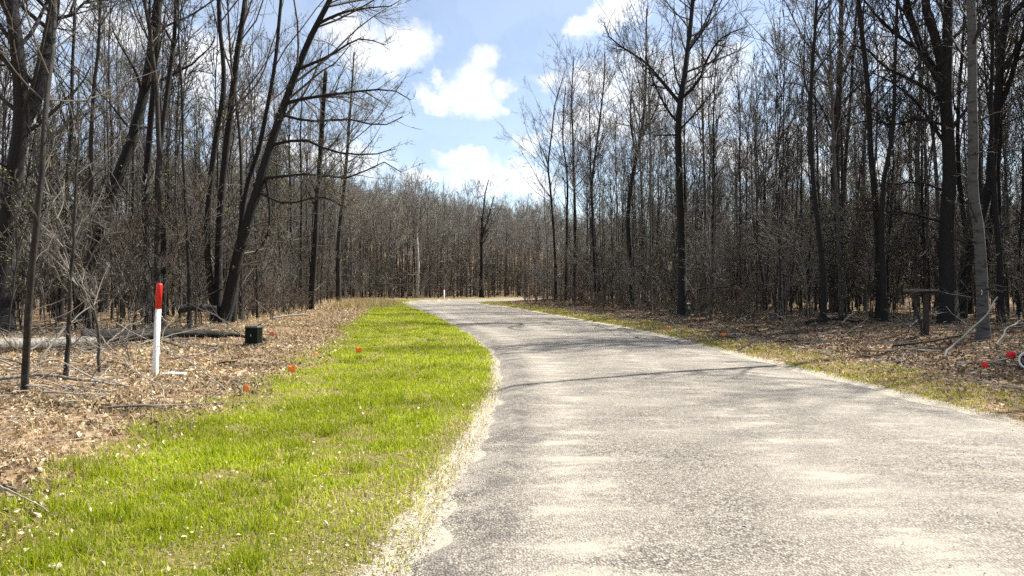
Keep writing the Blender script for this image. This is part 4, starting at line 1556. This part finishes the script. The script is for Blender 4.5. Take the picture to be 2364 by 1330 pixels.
M['wire'] = simple('wire', (0.25, 0.24, 0.22), 0.4, .1, 20, .0)
M['old_wood'] = simple('old_wood', (0.035, 0.028, 0.022), 0.9, .4, 18, .5)
M['old_wood_top'] = simple('old_wood_top', (0.11, 0.10, 0.09), 0.9, .3, 18, .5)
M['black_rubber'] = simple('black_rubber', (0.02, 0.02, 0.022), 0.5, .2, 12, .1)
M['stone_pale'] = simple('stone_pale', (0.62, 0.58, 0.50), 0.85, .25, 9, .5)


def lathe(prof, n=20, cx=0., cy=0.):
    pr = np.array(prof, float)
    a = np.arange(n) * 2 * math.pi / n
    V = np.stack([cx + pr[:, 0:1] * np.cos(a)[None], cy + pr[:, 0:1] * np.sin(a)[None], np.repeat(pr[:, 1:2], n, 1)], 2).reshape(-1, 3)
    i = np.arange(len(pr) * n).reshape(len(pr), n)
    q = np.stack([i[:-1], np.roll(i[:-1], -1, 1), np.roll(i[1:], -1, 1), i[1:]], -1).reshape(-1, 4)
    return V, q


def marker_post(u, v, hpx, r, label, lean=0.0, red=.28):
    p = stand_at(u, v)
    hgt = hpx * p[1] / F
    o = empty('marker_post', p)
    o.rotation_euler = (0, lean, .3)
    tag(o, label, 'marker post')
    b = Build()
    b.add(*lathe([(r, -.15), (r * 1.0, 0), (r * .98, hgt * (1 - red)), (r * .9, hgt * (1 - red) + .001)]))
    link('post', b.mesh('post', M['white_paint']), o)
    b = Build()
    z0 = hgt * (1 - red) - .002
    b.add(*lathe([(r * .95, z0), (r * 1.04, z0), (r * 1.04, hgt - r * .55), (r * .95, hgt - r * .2), (r * .6, hgt - r * .02), (0.001, hgt)]))
    link('cap', b.mesh('cap', M['red_paint']), o)
    return o


mp_ = marker_post(358, 863, 209, .05, 'white marker post with red top standing in the leaves on the left', .045)
far_post = marker_post(1025, 690, 23, .11, 'small white marker post far off beside the bend', 0, .10)

# white board lying at the foot of the post, and the white stick leaning behind it
o = empty('board', stand_at(394, 866))
tag(o, 'white painted board lying flat beside the marker post', 'board')
o.rotation_euler = (0.02, -.01, .10)
b = Build(); b.box((0, 0, .02), (.50, .14, .035)); bevel(link('plank', b.mesh('plank', M['white_paint'], False), o), .004)
b = Build(); b.box((.02, .02, .044), (.06, .12, .012)); link('cleat', b.mesh('cleat', M['white_paint'], False), o)


def branch_thing(name, pts, w0, w1, mat, label, cat, side=0, seed=0, sides=8, depth=None, tw=.004):
    """fallen branch or log through world points"""
    rng = np.random.default_rng(seed)
    p = np.array(pts, float)
    org = p[0].copy()
    o = empty(name, org)
    tag(o, label, cat)
    P, R = stem_tube(p - org, w0, w1, 18, sides, rng, max(.012, min(.05, .018 * float(np.linalg.norm(p[-1] - p[0])))), 1.0)
    zz_ = np.cumsum(rng.normal(0, .012, 18)) * min(1, w0 * 25); P[:, 2] += np.abs(zz_ - np.linspace(zz_[0], zz_[-1], 18))
    b = Build()
    b.add_tubes(P[None], R[None], sides)
    # closed ends
    for e in (0, -1):
        ring = b.v[0].reshape(18, sides, 3)[e]
        c = ring.mean(0)
        b.add(np.vstack([ring, c]), None, [(i, (i + 1) % sides, sides) for i in range(sides)])
    link('stem', b.mesh('stem', M[mat]), o)
    if side:
        l2, r2 = children(P[None], R[None], side, rng, .15, 1, .7, .25, .38, 0, 6, .02, .12, .5, tw, tw * .6)
        b = Build()
        b.add_tubes(l2, r2, 4)
        l3, r3 = children(l2, r2, side * 3, rng, .2, 1, .7, .2, .4, 0, 4, .02, .14, .6, tw * .7, tw * .5)
        b.add_tubes(l3, r3, 3)
        link('twigs', b.mesh('twigs', M[mat]), o)
    return o


def gpt(u, Y, up=0.0):
    p = on_ground(u, Y)
    p[2] += up
    return p


branch_thing('stick', [gpt(366, 15.6, .85), gpt(384, 15.9, .62)], .018, .012, 'twig_pale', 'short white broken stick poking up behind the marker post', 'stick')
branch_thing('fallen_log', [gpt(-40, 14.6, .16), gpt(60, 15.3, .19), gpt(140, 16.2, .18), gpt(215, 17.3, .14)], .15, .10, 'log_white', 'pale peeling birch log lying behind the thin front saplings', 'log', 0, 3, 12)
branch_thing('fallen_log', [gpt(190, 17.6, .20), gpt(300, 18.4, .24), gpt(420, 19.6, .20), gpt(520, 20.4, .12)], .17, .09, 'bark_dark', 'dark rotting log lying in the shade left of the utility box', 'log', 6, 4, 12)
branch_thing('fallen_log', [gpt(408, 24.0, .62), gpt(450, 24.2, .64), gpt(500, 24.4, .60)], .13, .12, 'bark_brown', 'short dark log propped level against the foot of the stem cluster', 'log', 0, 5, 12)
branch_thing('fallen_log', [gpt(395, 20.8, .08), gpt(470, 21.0, .10), gpt(540, 20.5, .09), gpt(612, 19.3, .06)], .07, .035, 'bark_dark', 'thin dark fallen trunk ending just below the utility box', 'log', 5, 6, 10)
branch_thing('fallen_branch', [gpt(240, 8.75, .05), gpt(300, 8.8, .07), gpt(360, 8.95, .08), gpt(398, 9.2, .06), gpt(470, 9.5, .05), gpt(590, 9.9, .03)], .017, .005, 'twig_grey', 'long crooked fallen branch reaching from the leaves into the grass', 'branch', 6, 7, 7)
branch_thing('fallen_branch', [gpt(398, 9.2, .06), gpt(350, 10.0, .25), gpt(285, 11.2, .45), gpt(230, 12.0, .7)], .009, .005, 'twig_pale', 'thin pale branch rising from the crooked fallen one', 'branch', 3, 8, 6)
branch_thing('fallen_branch', [gpt(520, 11.0, .03), gpt(440, 12.1, .30), gpt(340, 13.0, .55), gpt(270, 13.4, .75)], .011, .006, 'twig_pale', 'long thin pale stem slanting across the foot of the marker post', 'branch', 3, 9, 6)
branch_thing('fallen_branch', [gpt(-20, 5.35, .10), gpt(40, 5.2, .09), gpt(115, 5.0, .03)], .008, .004, 'twig_pale', 'thin straw-coloured stick lying at the lower left edge of the grass', 'branch', 0, 10, 6)
branch_thing('fallen_branch', [gpt(630, 26.0, .30), gpt(670, 26.5, .42), gpt(712, 27.0, .52)], .035, .03, 'twig_pale', 'pale broken branch lying above the leaves right of the utility box', 'branch', 0, 11, 7)
branch_thing('fallen_branch', [gpt(-10, 10.5, .06), gpt(90, 10.8, .1), gpt(190, 10.9, .08), gpt(280, 11.2, .05)], .03, .015, 'log_white', 'pale branch lying across the feet of the front saplings', 'branch', 8, 12, 8)
branch_thing('fallen_branch', [gpt(100, 10.0, .04), gpt(180, 9.9, .06), gpt(250, 10.3, .05)], .018, .008, 'twig_pale', 'short forked pale branch in the leaves near the front saplings', 'branch', 7, 13, 7)
# tangles inside the left wood's edge
for k_, (ua, ya, ub, yb_, ht) in enumerate([(230, 15.5, 330, 18.5, .7), (560, 21.5, 430, 23.0, .9), (90, 13.0, 230, 14.5, 1.1), (640, 30, 560, 33, 1.2), (300, 17.0, 520, 19.5, .45)]):
    branch_thing('fallen_branch', [gpt(ua, ya, .04), gpt((ua + ub) / 2, (ya + yb_) / 2, ht * .6), gpt(ub, yb_, ht)], .022, .008, 'twig_grey',
                 ['grey branch propped over the end of the pale log', 'grey branch leaning against the stem cluster', 'grey arching branch among the thin front saplings',
                  'grey branch hung up in the brush behind the utility box', 'grey branch lying along the dark rotting log'][k_], 'branch', 9, 40 + k_, 6)
# right side
branch_thing('stick', [gpt(2180, 16.1, .02), gpt(2225, 16.6, .36), gpt(2268, 17.0, .78), gpt(2303, 17.3, 1.22)], .032, .018, 'twig_grey', 'grey stick leaning up to the right at the foot of the banded poplar', 'stick', 0, 14, 7)
branch_thing('fallen_log', [gpt(1858, 27.0, .10), gpt(1910, 26.5, .22), gpt(1980, 25.5, .10)], .06, .04, 'bark_dark', 'dark branch lying in the brush left of the wooden stand', 'log', 8, 15, 8)
branch_thing('fallen_branch', [gpt(1945, 25.5, .10), gpt(1968, 25.2, .42)], .035, .03, 'twig_pale', 'short pale broken branch end sticking out of the brush', 'branch', 0, 16, 7)
branch_thing('fallen_log', [gpt(2060, 19.0, .05), gpt(2160, 19.0, .1), gpt(2250, 19.8, .14), gpt(2400, 20.6, .2)], .03, .02, 'bark_brown', 'long thin trunk lying level behind the red flags', 'log', 5, 17, 8)
branch_thing('fallen_branch', [gpt(2260, 14.0, .05), gpt(2310, 14.0, .14), gpt(2380, 14.2, .18)], .02, .012, 'twig_grey', 'twiggy branch in the leaves at the right edge below the red flag', 'branch', 14, 18, 6)
for k_, (ua, ya, ub, yb_) in enumerate([(1700, 30, 1760, 31), (1500, 41, 1560, 40), (1640, 33, 1600, 36), (1820, 28, 1760, 30), (1420, 50, 1470, 47), (2100, 23, 2180, 24), (2300, 17.5, 2364, 19)]):
    branch_thing('fallen_branch', [gpt(ua, ya, .08), gpt((ua + ub) / 2, (ya + yb_) / 2, .35), gpt(ub, yb_, .5)], .03, .012, 'twig_grey',
                 ['grey fallen branch on the right bank below the brushy gap', 'grey fallen branch at the foot of the forked dark tree', 'grey fallen branch just right of the green pedestal',
                  'grey fallen branch on the bank left of the double-stemmed tree', 'grey fallen branch far down the right bank', 'grey fallen branch in front of the big three-forked tree', 'grey fallen branch at the right edge behind the flags'][k_],
                 'branch', 10, 60 + k_, 6)

# utility box on the left
o = empty('utility_box', stand_at(586, 797))
o.rotation_euler = (0, 0, -.12)
tag(o, 'dark green utility box standing in the leaves on the left', 'utility box')
b = Build(); b.box((0, 0, .20), (.33, .30, .46), 0, .97); bevel(link('cabinet', b.mesh('cabinet', M['box_green'], False), o), .012)
b = Build(); b.box((0, 0, .452), (.355, .325, .045), 0, .93); bevel(link('lid', b.mesh('lid', M['box_lid'], False), o), .012)
b = Build(); b.box((0, 0, .02), (.39, .36, .06)); bevel(link('base', b.mesh('base', M['box_lid'], False), o), .01)
b = Build(); b.box((.0, -.156, .25), (.025, .02, .05)); link('latch', b.mesh('latch', M['wire'], False), o)

# green pedestal by the tall tree on the right
o = empty('utility_pedestal', stand_at(1590, 730))
tag(o, 'narrow green utility pedestal beside the tall dark tree', 'utility pedestal')
b = Build(); b.box((0, 0, .30), (.17, .14, .66)); bevel(link('cabinet', b.mesh('cabinet', M['ped_green'], False), o), .01)
b = Build(); b.box((0, 0, .645), (.20, .17, .05), 0, .8); bevel(link('cap', b.mesh('cap', M['white_paint'], False), o), .01)
b = Build(); b.box((0, -.075, .42), (.10, .012, .12)); link('plate', b.mesh('plate', M['white_paint'], False), o)

# wooden stand, a post with a board across its top
o = empty('wooden_stand', stand_at(2138, 773))
tag(o, 'weathered wooden post with a flat board across its top', 'wooden stand')
b = Build(); b.box((0, 0, .52), (.12, .12, 1.34)); bevel(link('post', b.mesh('post', M['old_wood'], False), o), .01)
b = Build(); b.box((-.15, 0, 1.265), (.88, .28, .055)); bevel(link('board', b.mesh('board', M['old_wood_top'], False), o), .008)
b = Build(); b.box((-.15, 0, 1.21), (.78, .10, .054)); bevel(link('rail', b.mesh('rail', M['old_wood'], False), o), .006)
b = Build()
b.add_tubes(np.array([[[-.42, 0, 1.21], [-.28, .02, .8], [-.14, .03, .3], [-.08, .03, -.1]]]), np.array([[.035, .035, .04, .04]]), 6)
link('brace', b.mesh('brace', M['old_wood']), o)


def flag(u, v, hgt, size, mat, label, rz=0.0, grp='survey flags on wires'):
    o = empty('survey_flag', stand_at(u, v), rz)
    tag(o, label, 'flag', grp)
    b = Build()
    b.add_tubes(np.array([[[0, 0, -.05], [0.01, 0, hgt * .5], [0, 0, hgt + size * .5]]]), np.array([[.003, .003, .003]]), 5)
    link('wire', b.mesh('wire', M['wire']), o)
    rng = np.random.default_rng(int(u))
    nu, nv = 7, 4
    V = []
    for i in range(nu):
        for j in range(nv):
            f_ = i / (nu - 1)
            V.append((f_ * size * 1.15, math.sin(f_ * 5 + u) * size * .13 * f_ + .004, hgt - size * .5 + size * (j / (nv - 1)) - f_ * size * .12 + rng.normal(0, size * .012)))
    V = np.array(V)
    q = []
    for i in range(nu - 1):
        for j in range(nv - 1):
            a = i * nv + j
            q.append((a, a + nv, a + nv + 1, a + 1))
    cl = link('cloth', np_mesh('cloth', V, [np.array(q)], M[mat]), o)
    sl = cl.modifiers.new('thickness', 'SOLIDIFY')
    sl.thickness = .0015
    return o


flag(665, 869, .14, .105, 'flag_orange', 'largest orange survey flag at the edge of the grass, right of the marker post', .3)
flag(561, 912, .10, .085, 'flag_orange', 'orange survey flag nearest the camera at the edge of the leaves', -.2)
flag(822, 824, .16, .11, 'flag_orange', 'orange survey flag standing in the green grass', .2)
flag(726, 827, .10, .06, 'flag_orange', 'smallest orange flag between the leaves and the grass', .5)
flag(622, 794, .26, .10, 'flag_pink', 'faded orange flag right beside the utility box', .2)
flag(1540, 764, .13, .10, 'flag_pink', 'faded pink flag on the right bank left of the tall dark tree', .4)
flag(1666, 783, .14, .11, 'flag_orange', 'orange survey flag on the right bank beside the road', -.1)
flag(2344, 848, .24, .13, 'flag_red', 'bright red flag near the white pipe on the right', 3.0)
flag(2265, 856, .12, .10, 'flag_red', 'dark red flag low in the leaves at the foot of the poplar', -.4)

# pipe end at the right edge: white ring on a dark tube
o = empty('drain_pipe', stand_at(2376, 853))
o.rotation_euler = (0, 0, -.62)
tag(o, 'white-rimmed pipe end lying in the leaves at the right edge', 'pipe')
def ring_pipe(r, wall, y0, y1, n=24):
    a = np.arange(n) * 2 * math.pi / n
    V = []
    for (rr, yy) in ((r, y0), (r, y1), (r - wall, y1), (r - wall, y0)):
        V.append(np.stack([rr * np.cos(a), np.full(n, yy), r + rr * np.sin(a)], 1))
    i = np.arange(4 * n).reshape(4, n)
    j = np.vstack([i, i[:1]])
    q = np.stack([j[:-1], np.roll(j[:-1], -1, 1), np.roll(j[1:], -1, 1), j[1:]], -1).reshape(-1, 4)
    return np.concatenate(V), q
b = Build(); b.add(*ring_pipe(.16, .03, .0, .7)); link('tube', b.mesh('tube', M['black_rubber']), o)
b = Build(); b.add(*ring_pipe(.172, .036, -.06, -.002)); link('rim', b.mesh('rim', M['white_paint']), o)


def rock(u, Y, r, label, seed, mat='stone_pale'):
    rng = np.random.default_rng(seed)
    V, q = lathe([(0.02, -.5), (.75, -.35), (1, .0), (.85, .35), (.45, .58), (.02, .64)], 9)
    V = V * r * (1 + rng.normal(0, .10, (len(V), 1))) * np.array([1.2, .95, .8])
    b = Build(); b.add(V, q)
    o = link('stone', b.mesh('stone', M[mat], False))
    o.location = on_ground(u, Y) + np.array([0, 0, r * .1])
    o.rotation_euler = (0, 0, rng.uniform(0, 6))
    return tag(o, label, 'stone')


rock(125, 4.18, .035, 'pale stone in the grass at the bottom left corner', 1)
rock(682, 7.25, .028, 'small white stone in the middle of the grass verge', 2)
rock(138, 5.55, .028, 'pale stone at the edge of the leaves on the lower left', 3)
rock(90, 5.0, .026, 'small pale stone in the grass near the lower left corner', 4)
rock(650, 4.95, .022, 'small pale stone where the grass thins beside the gravel', 5)
rock(1012, 88.0, .30, 'pale stone beside the far white marker post', 6)
rock(1036, 96.0, .22, 'smaller pale stone right of the far white marker post', 7)
